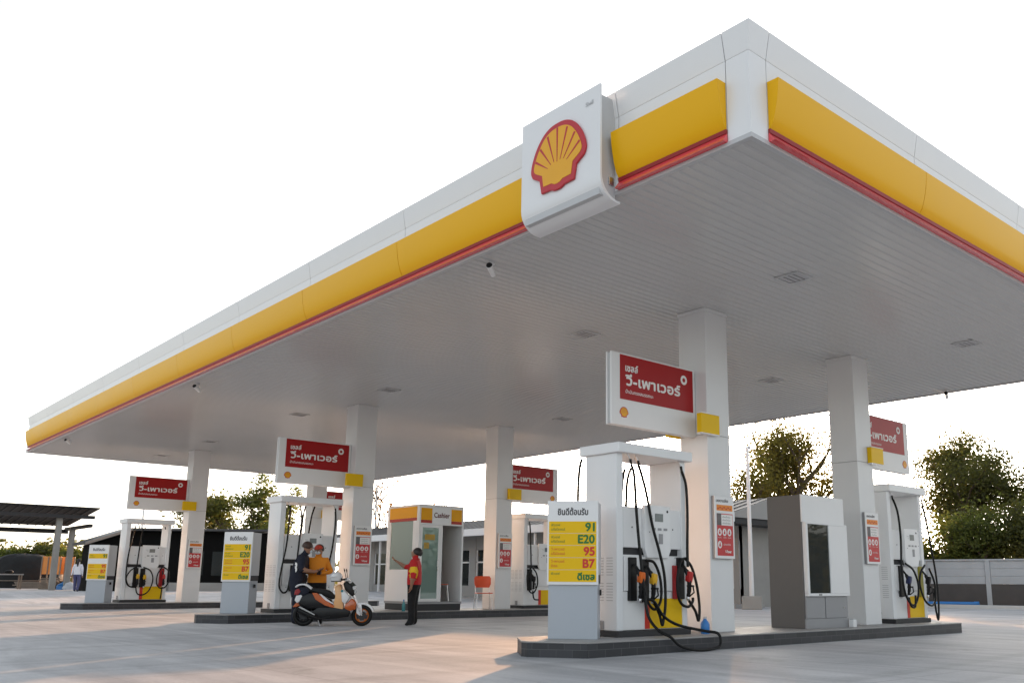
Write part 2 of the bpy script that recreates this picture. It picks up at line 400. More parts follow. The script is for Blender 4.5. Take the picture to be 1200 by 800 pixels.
for side, lo, hi, gaps in (('w', YN, YF, [(LG0-.02, LG1+.02)]), ('s', XN, XF, []), ('e', YN, YF, []), ('n', XN, XF, [])):
    y_lo, y_hi = lo+.30, hi-.30
    cuts = [lo, lo+.30]
    segs = []
    if gaps:
        segs.append((y_lo, gaps[0][0])); p = gaps[0][1]
    else: p = y_lo
    q = p
    while q < y_hi-.01:
        e = min(q+SEAM, y_hi)
        if y_hi-e < .8: e = y_hi
        segs.append((q, e)); q = e
    g = .012
    mbw = MB(); mbc = MB()
    for a, b in [(lo, y_lo)]+segs+[(y_hi, hi)]+([(gaps[0][0], gaps[0][1])] if gaps else []):
        a2, b2 = a+(g if a > lo else 0), b
        k_ = dict(m0=(a == lo), m1=(b == hi))
        run(P_WHT, side, a2, b2, mbw, **k_); run(P_CAP, side, a2, b2, mbc, **k_)
    mbw.build('fascia_panel', WHITE, can); mbc.build('fascia_cap', WHITE, can)
    mbd = MB(); mbr = MB()
    for a, b in segs:
        my = MB(); run(P_YEL, side, a+g, b, my)
        my.build('yellow_panel', YEL, can, smooth=.6)
        run(P_SHADE, side, a+.001, b, mbd); run(P_RED, side, a+.004, b, mbr)
    mbd.build('red_strip_shade', SHADE_RED, can); mbr.build('red_strip', RED, can)

# emblem sign
lg = thing('emblem_sign', 'square white sign box with a red and yellow shell emblem on the canopy edge', 'sign', (XN, (LG0+LG1)/2, 5.38))
W = (LG1-LG0)/2; xp = -.30
pr_ = [(xp, 1.46), (xp, .34)] + [(xp+.27-.27*cos(a), .27-.27*sin(a)+.0) for a in [i*pi/2/8 for i in range(0, 9)]] + [(.03, .0)]
inner = [(a+.028 if a < -.05 else a, b+.028 if b < .5 else b) for a, b in pr_]
sh = MB()
n = len(pr_); o2 = pr_ + list(reversed(inner))
sh.prism([(a, b) for a, b in o2], -W, W, 'y'); sh.build('front_shell', WHITE, lg, smooth=.6)
MB().box(xp+.03, -.001, -W+.05, W-.05, .06, 1.36).build('side_box', LGREY, lg, bevel=.006)
MB().box(-.12, -.04, -W+.03, -W+.049, .22, .32).build('catch', STEEL, lg, bevel=.004)
scallop(lg, west(xp-.002, 0.0, .77), .98, .03)
l = MB(); letter(l, 'Shell', west(xp-.004, -W+.25, 1.24), width=.13, bold=.002); l.build('lettering', LGREY, lg)

# ceiling lights
g_l = 'square downlights in the canopy soffit'
lt = thing('ceiling_light', 'flush square downlight in the soffit nearest the canopy corner', 'ceiling light', (11.25, 7.35, ZS-.001), 0, g_l)
f = MB()
for a in (0, 1, 2, 3): f.box(-.21, .21, -.21, -.17, -.018, .004, M=Matrix.Rotation(a*pi/2, 4, 'Z'))
f.build('frame', LGREY, lt, bevel=.003)
MB().box(-.168, .168, -.168, .168, -.006, .002).build('diffuser', mat('diffuser_grey', (.52, .52, .53), .3, var=.05), lt)
f = MB()
for i in range(1, 4): f.box(-.168, .168, -.17+i*.085-.006, -.17+i*.085+.006, -.016, -.007)
f.build('louvre', GREY, lt)
lts = [(11.12, 11.84, 'flush square downlight in the soffit left above the nearest column'), (11.08, 18.8, 'flush square downlight in the soffit nearest the column beside the scooter'), (16.88, 11.75, 'flush square downlight in the soffit just behind the nearest column'),
       (16.9, 7.25, 'flush square downlight in the soffit close to the right hand canopy edge'), (16.75, 18.8, 'flush square downlight in the soffit nearest the column behind the orange chair'), (11.0, 23.45, 'flush square downlight in the soffit above the sign beside the scooter'),
       (11.1, 30.3, 'flush square downlight in the soffit nearest the farthest left column'), (11.07, 35.0, 'flush square downlight in the soffit farthest left along the canopy')]
for x, y, lb in lts: dup(lt, (x, y, ZS-.001), None, lb)

# security cameras
def cctv(x, y, z, rz, lb):
    c = thing('security_camera', lb, 'security camera', (x, y, z), rz, 'security cameras under the canopy edge')
    MB().lathe([(.05, 0), (.05, -.025), (.02, -.03), (.02, -.09)], 14).build('mount', WHITE2, c, smooth=.6)
    M = Matrix.Translation((0, 0, -.12)) @ Matrix.Rotation(R(70), 4, 'Y')
    MB(M).lathe([(.02, -.11), (.042, -.10), (.045, .09), (.05, .10), (.048, .12)], 16).build('body', WHITE2, c, smooth=.6)
    MB(M).lathe([(.0475, .119), (.04, .135), (.01, .14)], 16).build('lens', BLKP, c, smooth=.6)
cctv(7.5, 10.0, ZS-.002, R(215), 'white security camera with a black lens beside the shell emblem sign')
cctv(7.42, 21.4, ZS-.002, R(215), 'small white security camera midway along the left canopy edge')
cctv(7.4, 32.9, ZS-.002, R(215), 'small security camera near the far left corner of the canopy')
cctv(20.8, 9.5, ZS-.002, R(200), 'security camera under the right hand rear canopy edge')

# ------------------------------------------------------------------ columns
ZJ = 3.36
def column(name_lb, x, y, poster=True, base_lb=None):
    c = thing('column', name_lb, 'column', (x, y, ZK), 0, 'square white columns carrying the canopy')
    MB().box(0, CS, 0, CS, .0, ZJ-ZK-.004).build('lower_cladding', COLW, c, bevel=.008)
    MB().box(.008, CS-.008, .008, CS-.008, ZJ-ZK-.02, ZJ-ZK+.02).build('joint', GREY, c)
    MB().box(0, CS, 0, CS, ZJ-ZK+.004, ZS-ZK-.06).build('upper_cladding', COLW, c, bevel=.008)
    MB().box(-.012, CS+.012, -.012, CS+.012, ZS-ZK-.06, ZS-ZK-.002).build('collar', COLW, c, bevel=.006)
    return c
cols = [(CA, Y1, 'tall white square column behind the nearest fuel pump beside the blue bottle'), (CB, Y1, 'white square column on the nearest island beside the dark grey cabinet'),
        (CA, Y2, 'white square column beside the scooter and the man in orange'), (CB, Y2, 'white square column behind the orange chair outside the cashier booth'),
        (CA, Y3, 'white square column on the farthest island, leftmost of the columns'), (CB, Y3, 'white square column on the farthest island partly hidden behind the scooter pump')]
for x, y, lb in cols: column(lb, x, y+.59)

# ------------------------------------------------------------------ hanging signs
def hanging_sign(x, yk, right, lb):
    t = thing('hanging_sign', lb, 'sign', (x, yk+.59, 3.32), 0, 'red and white Thai fuel signs fixed to the columns')
    x0, x1 = (.0, 2.0) if right else (-1.99, -.012)
    if right: x0 += .012
    YA, YB = .245, .345
    MB().box(x0+.02, x1-.0, YA+.02, YB-.02, .02, 1.12).build('sign_box', LGREY, t, bevel=.005)
    for yy in (YA-.012, YB-.02):
        MB().box(x0, x1, yy, yy+.032, 0, 1.14).build('sign_plate', WHITE2, t, bevel=.008)
    rx0 = x0+.185 if not right else x0+.06
    rx1 = rx0+1.73
    face = MB().box(rx0, rx1, YA-.018, YA-.013, .41, 1.115).build('red_face', SRED, t)
    l = MB(); yy = YA-.0185
    letter(l, 'เชลล์', front(rx0+.12, yy, .41+.455), height=.105, bold=.005)
    letter(l, 'วี-เพาเวอร์', front(rx0+.12, yy, .41+.235), width=1.28, height=.155, bold=.008)
    letter(l, 'น้ำมันทรงสมรรถนะ', front(rx0+.12, yy, .41+.105), width=.63, height=.05, bold=.001)
    l.build('lettering', WHT, face)
    MB(front(rx0+1.50, yy, .41+.52)).torus((0, 0, .003), .058, .022, 'z', 28, 8, sq=.2).build('ring_mark', WHT, face)
    ex = x0+.27 if not right else x1-.22
    scallop(t, front(ex, YA-.0125, .205), .18, .006)
    bx0, bx1 = (CS-.20, CS+.27) if right else (-.27, .20)
    if right: bx0, bx1 = bx0-CS, bx1-CS
    for y0, y1 in ((-.10, -.003), (CS+.003, CS+.10)):
        b = MB().box(bx0, bx1, y0, y1, .03, .35).build('clamp', YELP, t, bevel=.008)
        e = MB()
        if y0 < 0:
            MB().box(bx0-.008, bx1+.008, y0-.002, y1-.01, .014, .0295).build('edge_strip', WHITE2, b); e.box(bx0-.008, bx1+.008, y0-.002, y1-.01, .3505, .366)
            e.build('edge_strip', WHITE2, b)
hanging_sign(CA, Y1, False, 'big red and white Thai sign above the nearest fuel pump')
hanging_sign(CB+CS, Y1, True, 'red and white Thai sign right of the dark grey cabinet, above the rightmost pump')
hanging_sign(CA, Y2, False, 'red and white Thai sign above the pump behind the parked scooter')
hanging_sign(CB+CS, Y2, True, 'red and white Thai sign to the right of the cashier booth column')
hanging_sign(CA, Y3, False, 'red and white Thai sign above the farthest left pump')
hanging_sign(CB+CS, Y3, True, 'red Thai sign glimpsed behind the pump by the scooter, mostly hidden')

# ------------------------------------------------------------------ information boards on the columns
def info_board(x, yk, lb):
    t = thing('information_board', lb, 'notice board', (x+.05, yk+.585, 1.35), 0, 'framed red information boards on the columns')
    w, h = .50, 1.0
    MB().box(0, w, -.05, -.001, 0, h).build('backing', GREY, t, bevel=.004)
    MB().box(.0, w, -.066, -.0505, 0, h).build('frame', WHITE2, t, bevel=.005)
    yy = -.0675
    p = MB().box(.05, w-.04, yy-.002, yy+.001, .045, .72).build('poster', [mat('poster_red', (.55, .035, .04), .4, var=.06)], t)
    MB().box(.05, .16, yy-.004, yy-.0025, .53, .72).build('picture', mat('poster_photo', (.12, .11, .11), .5, var=.7, scale=9), p)
    MB().box(.16, w-.05, yy-.004, yy-.0025, .53, .705).build('caption_panel', WHT, p)
    for cx, cz in ((.11, .42), (.235, .42), (.36, .42), (.11, .22)):
        MB().add([(cx+.052*cos(a*pi/9), yy-.004, cz+.06*sin(a*pi/9)) for a in range(18)], [list(range(18))]).build('icon', WHT, p)
    im = MB()
    for cx, cz in ((.11, .42), (.235, .42), (.36, .42), (.11, .22)):
        im.box(cx-.02, cx+.02, yy-.0055, yy-.0045, cz-.03, cz+.008); im.box(cx-.008, cx+.014, yy-.0055, yy-.0045, cz+.012, cz+.036)
    im.build('icon_figure', mat('poster_red', (.55, .035, .04)), p)
    l = MB()
    for i in range(3): letter(l, 'เติมน้ำมัน', front(.19+0*i, yy-.005, .655-i*.05), width=.2, height=.022)
    letter(l, 'ลดความเสี่ยง', front(.05, -.068, .905), width=.3, height=.045, bold=.001); l.build('caption', BLKT, p)
    l = MB(); letter(l, 'ปลอดภัย', front(.2, yy-.005, .21), width=.18, height=.03); letter(l, 'V-Power', front(.24, yy-.005, .09), width=.16, height=.045, bold=.002)
    for cx in (.07, .2, .32): letter(l, 'ปลอดภัย', front(cx, yy-.005, .325), width=.08, height=.02)
    l.build('lettering', WHT, p)
    b = MB().box(.05, w-.04, yy-.001, yy+.001, .765, .86).build('orange_band', ORNG, t)
    bb = MB()
    for i in range(7): bb.box(.07+i*.052, .105+i*.052, yy-.003, yy-.0015, .785+.02*(i % 2), .81+.02*(i % 2))
    bb.build('band_mark', mat('band_red', (.55, .06, .02), .4, var=0), b)
for x, y, lb in ((CA, Y1, 'framed red information board on the column beside the blue bottle'), (CB, Y1, 'framed red information board on the column right of the dark grey cabinet'),
                 (CA, Y2, 'framed red information board on the column above the scooter handlebar'), (CB, Y2, 'framed red information board on the column behind the orange chair'),
                 (CA, Y3, 'framed red information board on the farthest left column')):
    info_board(x, y, lb)

# ------------------------------------------------------------------ price totems
def price_totem(x, y, lb, gap=False):
    t = thing('price_totem', lb, 'price board', (x, y, ZK), R(-49.3), 'yellow price boards at the island ends')
    w = .345
    MB().box(-w+.005, w-.005, .02, .42, 0, .74).build('lower_body', PGREY, t, bevel=.006)
    MB().box(-w+.03, w-.0, .05, .43, .742, .86).build('dark_recess', DGREY, t)
    MB().box(-w+.005, w+.005, .03, .44, .863, 1.86).build('upper_body', LGREY, t, bevel=.008)
    p = MB().box(-w-.012, w+.008, -.012, .029, .722, 1.87).build('price_panel', WHITE2, t, bevel=.006)
    MB().box(w+.0055, w+.03, .2, .27, .58, .66).build('latch', BLKP, t, bevel=.004)
    top, rh = 1.86-.275, .1655
    rows = [('ฟิวเซฟ', 'แก๊สโซฮอล์', '91', GREENT, OLT), ('ฟิวเซฟ', 'แก๊สโซฮอล์', 'E20', GREENT, OLT), ('วี-เพาเวอร์', 'แก๊สโซฮอล์', '95', REDT, ORT), ('วี-เพาเวอร์', 'ดีเซล', 'B7', REDT, ORT), ('ฟิวเซฟ', '', 'ดีเซล', GREENT, OLT)]
    l = MB(); letter(l, 'ยินดีต้อนรับ', front(0, -.0135, 1.86-.185), width=.42, height=.085, bold=.003, align='c'); l.build('heading', BLKT, p)
    for i, (a, b, big, cb, cs) in enumerate(rows):
        if gap and i == 1: continue
        z1 = top-i*rh; z0 = z1-rh+.006
        r = MB().box(-w+.012, w-.018, -.0165, -.0125, z0, z1).build('price_row', YELP, p)
        l = MB(); letter(l, a, front(-w+.045, -.018, z1-.065), height=.032, bold=.0008)
        if b: letter(l, b, front(-w+.045, -.018, z1-.125), height=.032, bold=.0008)
        l.build('small_lettering', cs, r)
        l = MB(); letter(l, big, front(w-.045, -.018, z0+.028), height=.112 if big != 'ดีเซล' else .085, bold=.006, align='r'); l.build('large_lettering', cb, r)
price_totem(8.46, Y1+.60, 'yellow and white Thai price board on the nearest island, in front of the nearest pump')
price_totem(8.56, Y2+.70, 'yellow and white Thai price board left of the pump behind the scooter')
price_totem(8.66, Y3+.66, 'yellow and white Thai price board with one blank row on the farthest island', gap=True)

# ------------------------------------------------------------------ fuel pumps
def nozzle(p, x, z, colm, backm=None, w=.15):
    """holster with nozzle hung in it; x = left edge, z = top (pump coordinates)"""
    h = MB().box(x, x+w, -.03, .06, z-.62, z).build('nozzle_holster', backm or BLKP, p, bevel=.012)
    g = MB()
    g.tube(spline([(x+w*.5, -.05, z-.10), (x+w*.55, -.12, z-.20), (x+w*.7, -.15, z-.34), (x+w*.75, -.14, z-.50), (x+w*.72, -.12, z-.58)], 4), [.02]*4+[.035]*5+[.034]*4+[.028]*3+[.026], 10)
    g.box(x+w*.55, x+w*.95, -.22, -.12, z-.44, z-.41); g.tube([(x+w*.75, -.22, z-.43), (x+w*.8, -.23, z-.52), (x+w*.72, -.15, z-.58)], .012, 6)
    g.build('nozzle', BLKP, h, smooth=.8)
    MB(Matrix.Translation((x+w*.70, -.145, z-.29)) @ Matrix.Rotation(R(14), 4, 'X')).prism([(-.04, .085), (.035, .085), (.055, .0), (.045, -.085), (-.03, -.075), (-.045, 0)], -.05, .04).build('nozzle_cover', colm, h, bevel=.014, smooth=.9)
    MB(Matrix.Translation((x+w*.73, -.12, z-.64))).lathe([(.018, 0), (.026, .01), (.026, .05), (.018, .06)], 12).build('swivel', STEEL, h, smooth=.7)
def hose(p, pts, r=.0215):
    MB().tube(spline(pts, 8), r, 8).build('hose', BLACK, p, smooth=1.)
def drop(p, x, y, kink=1):
    """metal elbow under the header from which a hose hangs"""
    MB().tube([(x-.05*kink, y+.02, 2.64), (x-.03*kink, y, 2.60), (x, y-.01, 2.54)], .012, 8).build('hose_elbow', STEEL, p, smooth=1.)
    MB().tube([(x, y-.01, 2.55), (x+.02*kink, y-.012, 2.46)], [.02, .017], 8).build('hose_cuff', BLACK, p, smooth=1.)
def pump(x, yk, lb, style, W=1.53):
    t = thing('fuel_pump', lb, 'fuel pump', (x, yk+.55, ZK), 0, 'white overhead hose fuel pumps on the islands')
    D = .66
    MB().box(-.03, W+.02, -.05, D+.03, 0, .085).build('plinth', DGREY, t, bevel=.006)
    pl = MB().box(0, .13, 0, D, .086, 2.63).build('pillar', WHITE, t, bevel=.008)
    v = MB()
    for c in range(3):
        for r in range(16):
            if r in (7, 8): continue
            v.box(-.004, -.0006, .08+c*.19, .21+c*.19, .50+r*.04, .512+r*.04)
    v.build('vent_slot', LGREY, pl)
    MB().box(-.012, -.0006, .26, .38, .10, .22).build('cable_box', GREY, pl, bevel=.004)
    MB().box(W-.11, W, 0, D, .086, 2.63).build('pillar', WHITE, t, bevel=.008)
    MB().box(-.05, W+.07, -.10, D+.09, 2.63, 2.78).build('header', WHITE, t, bevel=.012)
    # dispenser body
    MB().box(.131, W-.112, .06, D-.06, .086, 1.16).build('lower_cabinet', WHITE2, t, bevel=.006)
    fz = MB().box(.16, W-.05, .012, .0592, .64, 1.13).build('holster_panel', WHITE2, t, bevel=.006)
    MB().box(.14, W-.03, .025, .0591, .09, .632).build('lower_door', WHITE2, t, bevel=.005)
    d = MB().box(.60, .70, .018, .0245, .10, .53).build('red_stripe', mat('stripe_red', (.60, .03, .012), .4, var=.04), t)
    MB().box(.703, W-.02, .016, .0245, .10, .53).build('yellow_door', YELP, t, bevel=.004)
    MB().box(.14, W-.04, .09, D-.09, 1.162, 1.26).build('grille', DGREY, t)
    MB().box(.16, W-.06, .03, D-.05, 1.262, 1.86).build('head_cabinet', WHITE2, t, bevel=.01)
    hd = MB(); hd.prism([(.56, 1.90), (.56, 1.24), (.61, 1.12), (1.07, 1.12), (1.13, 1.24), (1.13, 1.90)], -.035, .0295, 'y'); hd = hd.build('display_panel', WHITE2, t, bevel=.008)
    MB().box(.78, .96, -.040, -.0355, 1.66, 1.78).build('display', SCREEN, hd, bevel=.002)
    k = MB()
    for i in range(3): MB().box(.71+i*.13, .79+i*.13, -.040, -.0355, 1.53, 1.565).build('grade_label', GREY, hd)
    MB().box(.86, .95, -.041, -.0355, 1.33, 1.48).build('keypad', GREY, hd, bevel=.002)
    k = MB(); k.ell((1.06, -.037, 1.82), .02, .006, .02); k.ell((.66, -.037, 1.5), .008, .004, .008); k.build('lock', BLKP, hd)
    for x_ in (.35, 1.25):
        MB().ell((x_, .028, 1.56), .012, .006, .012).build('lock', BLKP, t)
    if style != 'spare':
        l = MB(); letter(l, 'ดีเซล', front(.66, -.0362, 1.73), height=.028); letter(l, 'บาท', front(.70, -.0362, 1.69), height=.024); l.build('lettering', GREY, hd)
    MB().ell((.27, .021, .60), .014, .008, .014).build('lock', GREY, t); MB().ell((W-.14, .021, .60), .014, .008, .014).build('lock', GREY, t)
    NG = mat('nozzle_orange', (.72, .14, .01), .4, var=.04); NY = mat('nozzle_yellow', (.75, .42, .02), .4, var=.04); NR = mat('nozzle_red', (.50, .02, .02), .4, var=.04); NB = mat('nozzle_navy', (.02, .03, .10), .4, var=.05)
    if style == 'near':
        nozzle(t, .24, 1.12, NG); nozzle(t, .50, 1.10, NY); nozzle(t, 1.30, 1.14, NR)
        MB().box(1.20, 1.295, -.012, .0118, .52, 1.02).build('red_plate', mat('plate_red', (.38, .01, .015), .35, var=.05), t, bevel=.004)
        for x_, y_, k_ in ((.24, -.04, 1), (.45, .0, 1), (.66, .2, 1), (1.40, -.02, 1)): drop(t, x_, y_, k_)
        hose(t, [(.26, -.05, 2.47), (.30, -.07, 2.3), (.33, -.08, 1.8), (.345, -.13, 1.2), (.36, -.19, .7), (.37, -.26, .3), (.39, -.44, .10), (.44, -.61, .02), (.58, -.66, -.10), (.85, -.68, -.165), (1.22, -.68, -.175), (1.46, -.67, -.13), (1.50, -.61, .03), (1.36, -.46, .07), (1.03, -.26, .15), (.78, -.19, .28), (.55, -.2, .50), (.40, -.13, .52)])
        hose(t, [(.47, -.01, 2.47), (.56, -.06, 2.1), (.66, -.09, 1.6), (.78, -.12, 1.2), (.86, -.14, .85), (.86, -.15, .45), (.80, -.16, .22), (.77, -.16, .16), (.73, -.15, .30), (.66, -.13, .44), (.61, -.125, .48)])
        hose(t, [(.58, -.03, 1.08), (.70, -.08, 1.05), (.80, -.10, .85), (.82, -.11, .60), (.75, -.13, .45), (.62, -.14, .38), (.48, -.14, .50), (.40, -.13, .70), (.38, -.12, .85)])
        hose(t, [(1.42, -.03, 2.47), (1.49, -.05, 2.25), (1.50, -.06, 1.8), (1.46, -.08, 1.3), (1.44, -.1, 1.0)])
        hose(t, [(1.44, -.06, 1.13), (1.30, -.08, 1.08), (1.20, -.10, .85), (1.19, -.11, .60), (1.26, -.12, .45), (1.40, -.13, .41), (1.50, -.13, .48), (1.52, -.12, .54)])
        hose(t, [(1.42, -.06, 1.13), (1.54, -.09, 1.0), (1.62, -.12, .72), (1.66, -.13, .40), (1.62, -.14, .20), (1.55, -.14, .34), (1.42, -.125, .50)])
        hose(t, [(.60, .42, 2.47), (.56, .42, 2.3), (.52, .42, 1.95), (.52, .45, 1.5)]); hose(t, [(.74, .42, 2.5), (.66, .42, 2.3), (.63, .42, 1.95), (.63, .45, 1.5)])
        hose(t, [(-.02, .72, 2.6), (-.05, .74, 2.45), (-.07, .75, 2.1), (-.06, .76, 1.5), (-.05, .78, .6)])
    elif style == 'mid':
        nozzle(t, .34, 1.12, NG); nozzle(t, .56, 1.10, BLKP)
        for x_, y_ in ((.20, -.04), (.48, -.02), (1.42, -.02)): drop(t, x_, y_)
        hose(t, [(.22, -.05, 2.47), (.20, -.07, 2.2), (.16, -.09, 1.6), (.06, -.11, 1.0), (.03, -.12, .65), (.12, -.12, .48), (.24, -.12, .52), (.30, -.10, .8), (.34, -.09, 1.0), (.42, -.08, 1.06)])
        hose(t, [(.50, -.03, 2.47), (.52, -.06, 2.2), (.48, -.08, 1.6), (.45, -.10, 1.2), (.44, -.12, .9)])
        hose(t, [(.45, -.13, .5), (.50, -.15, .3), (.62, -.16, .22), (.75, -.15, .40), (.78, -.12, .8), (.74, -.1, 1.05), (.65, -.08, 1.1)])
        hose(t, [(1.43, -.03, 2.47), (1.44, -.05, 2.2), (1.38, -.08, 1.6), (1.30, -.10, 1.2)])
        hose(t, [(.85, .45, 2.6), (.80, .43, 2.4), (.76, .42, 1.9)]); hose(t, [(1.1, .45, 2.6), (1.02, .43, 2.35), (.96, .42, 1.9)])
    elif style == 'far':
        nozzle(t, .34, 1.14, NY); nozzle(t, .56, 1.12, NY); nozzle(t, 1.18, 1.14, NR, mat('plate_red', (.38, .01, .015)))
        for x_, y_ in ((.36, -.04), (.55, -.02), (1.22, -.02)): drop(t, x_, y_)
        hose(t, [(.26, -.05, 2.55), (.16, -.07, 2.0), (.08, -.1, 1.3), (.10, -.12, .7), (.25, -.13, .52), (.42, -.13, .58)])
        hose(t, [(.50, -.05, 2.47), (.46, -.06, 2.1), (.42, -.08, 1.5), (.40, -.10, 1.1)])
        hose(t, [(.42, -.08, 1.18), (.22, -.10, 1.05), (.10, -.12, .8), (.20, -.13, .55), (.38, -.14, .50), (.46, -.13, .55)])
        hose(t, [(.62, -.08, 1.16), (.85, -.10, 1.05), (.95, -.12, .75), (.85, -.14, .40), (.65, -.15, .25), (.48, -.15, .30), (.42, -.14, .50)])
        hose(t, [(1.24, -.08, 1.18), (1.10, -.10, .95), (1.08, -.12, .65), (1.2, -.13, .48), (1.38, -.13, .52), (1.48, -.12, .75), (1.44, -.10, 1.05), (1.28, -.08, 1.18)])
        hose(t, [(1.27, -.12, .5), (1.26, -.13, .3), (1.25, -.12, .12)])
    elif style == 'right':
        nozzle(t, .30, 1.14, NB); nozzle(t, 1.12, 1.14, BLKP, mat('plate_olive', (.35, .30, .03), .4, var=.05))
        for x_, y_ in ((.16, -.02), (1.46, .0)): drop(t, x_, y_)
        hose(t, [(.18, -.04, 2.47), (.30, -.06, 2.2), (.32, -.08, 1.7), (.22, -.11, 1.1), (.26, -.13, .6), (.50, -.14, .36), (.72, -.14, .45), (.83, -.13, .75), (.70, -.11, 1.05), (.42, -.09, 1.18)])
        hose(t, [(.40, -.13, .50), (.44, -.15, .34), (.60, -.15, .33), (.66, -.14, .55)])
        hose(t, [(1.26, -.08, 1.16), (1.02, -.10, 1.0), (.92, -.12, .75), (1.05, -.14, .45), (1.3, -.15, .34), (1.5, -.14, .45), (1.56, -.12, .8), (1.40, -.10, 1.1)])
        hose(t, [(1.47, -.01, 2.47), (1.56, -.03, 2.1), (1.70, -.05, 1.4), (1.76, -.07, .9), (1.74, -.09, .4), (1.66, -.10, .05), (1.58, -.1, .25), (1.52, -.1, .7)])
    elif style == 'side':
        nozzle(t, .16, 1.14, BLKP); drop(t, .16, -.02)
        hose(t, [(.18, -.04, 2.47), (.20, -.06, 2.0), (.22, -.08, 1.2)])
        hose(t, [(.24, -.07, 1.2), (.06, -.10, .95), (.10, -.12, .55), (.28, -.13, .45), (.44, -.12, .7), (.42, -.10, 1.0), (.28, -.08, 1.18)])
        hose(t, [(.26, -.12, .5), (.30, -.14, .28), (.48, -.14, .25)])
    return t
pump(9.27, Y1, 'nearest white fuel pump, its long black hose looping over the kerb', 'near')
pump(17.08, Y1, 'white fuel pump at the right end of the nearest island', 'right', 1.42)
pump(9.48, Y2, 'white fuel pump behind the man in the orange jacket', 'mid')
pump(17.12, Y2, 'white fuel pump half hidden behind the nearest price board', 'side', 1.42)
pump(9.42, Y3, 'white fuel pump on the farthest island, leftmost of the pumps', 'far', 1.45)

# ------------------------------------------------------------------ cabinet on the nearest island
cb = thing('service_cabinet', 'tall dark grey service cabinet with a white glazed front on the nearest island', 'cabinet', (13.68, Y1+.34, ZK))
MB().box(0, 1.36, .03, .73, 0, 2.31).build('carcass', BROWNG, cb, bevel=.01)
MB().box(.0, 1.37, .0, .0295, 1.83, 2.315).build('top_panel', WHITE2, cb, bevel=.006)
fr = MB()
fr.box(.03, 1.37, -.05, .029, 1.80, 1.828); fr.box(.03, 1.37, -.05, .029, .55, .60); fr.box(.03, .09, -.05, .029, .601, 1.799); fr.box(.76, 1.37, -.05, .029, .601, 1.799)
fr.build('window_frame', WHITE2, cb, bevel=.004)
MB().box(.092, .758, -.03, -.022, .602, 1.798).build('pane', GLASSD, cb)
i = MB(); i.box(.15, .45, .005, .028, .62, 1.1); i.box(.5, .72, .0, .028, .70, 1.65); i.box(.12, .7, .0, .02, 1.2, 1.22); i.build('shelf', GREY, cb)
MB().box(.35, .45, -.052, -.0505, .565, .585).build('latch', BLKP, cb)
d = MB(); d.box(.02, .60, -.005, .0285, .17, .545); d.box(.625, 1.35, -.005, .0285, .17, .545); d.build('lower_door', GREY, cb, bevel=.005)
MB().box(.0, 1.36, -.002, .0285, 0, .165).build('kick_panel', GREY, cb, bevel=.004)
MB().box(1.20, 1.215, -.02, -.0055, .33, .36).build('lock', STEEL, cb)
jb = thing('junction_box', 'small white box on the kerb at the foot of the dark grey cabinet', 'box', (15.0, Y1+.22, ZK))
MB().box(0, .11, 0, .1, 0, .13).build('case', WHITE2, jb, bevel=.008); MB().box(.01, .10, .01, .09, .1305, .145).build('lid', LGREY, jb, bevel=.003)

# ------------------------------------------------------------------ cashier booth
ks = thing('cashier_booth', 'white cashier booth with yellow bands and a glass door', 'booth', (13.22, Y2+.22, ZK))
KW, KD, KH = 1.45, 1.62, 2.80
MB().box(.02, KW-.02, .02, KD-.02, 0, .17).build('plinth', DGREY, ks)
MB().box(.0, KW, .0, KD, .171, .23).build('floor_slab', GREY, ks)
CRM = mat('booth_inner', (.52, .48, .42), .6, var=.05)
MB().box(0, KW, 0, KD, KH-.06, KH).build('roof', WHITE2, ks, bevel=.006)
MB().box(.0, KW, 0, .05, 2.26, KH-.061).build('fascia', WHITE, ks, bevel=.004)
w = MB(); w.box(0, .05, .051, KD, .231, 1.07); w.box(0, .05, .051, KD, 2.40, KH-.061); w.box(0, .05, .051, .30, 1.071, 2.399); w.box(0, .05, KD-.20, KD, 1.071, 2.399)
w.build('side_wall', WHITE, ks)
MB().box(.015, .03, .301, KD-.201, 1.072, 2.398).build('side_pane', GLASST, ks)
i = MB(); i.box(.3, .5, .5, .9, 1.0, 1.3); i.box(.2, .6, .45, KD-.3, .9, .98); i.box(.55, .7, .6, .75, 1.3, 1.6); i.build('counter', WOODD, ks)
MB().box(.051, KW-.051, KD-.05, KD, .231, KH-.061).build('rear_wall', CRM, ks)
MB().box(KW-.05, KW, .0, KD, .231, 2.259).build('side_wall', WHITE, ks)
MB().box(KW-.05, KW, .051, KD, 2.262, KH-.062).build('upper_side_wall', WHITE, ks)
MB().box(.72, .75, .06, KD-.06, .231, 2.5).build('partition', CRM, ks)
p = MB(); p.box(0, .05, 0, .05, .231, 2.258); p.box(.70, .76, .0, .05, .231, 2.258); p.build('post', WHITE2, ks)
dr = MB(); dr.box(.055, .115, -.005, .045, .235, 2.255); dr.box(.63, .695, -.005, .045, .235, 2.255); dr.box(.116, .629, -.005, .045, 2.18, 2.255); dr.box(.116, .629, -.005, .045, .235, .31)
dr = dr.build('door_frame', WHITE2, ks, bevel=.004)
MB().box(.116, .629, .012, .022, .311, 2.179).build('pane', GLASST, dr)
MB().box(.60, .628, -.03, -.006, 1.05, 1.35).build('handle', STEEL, dr, bevel=.004)
q = MB(); q.box(.20, .52, .0075, .0115, 1.85, 2.0); q.box(.18, .34, .0075, .0115, 1.62, 1.78); q.build('door_sticker', [mat('sticker_ochre', (.45, .28, .04), .5, var=.3, scale=8)], dr)
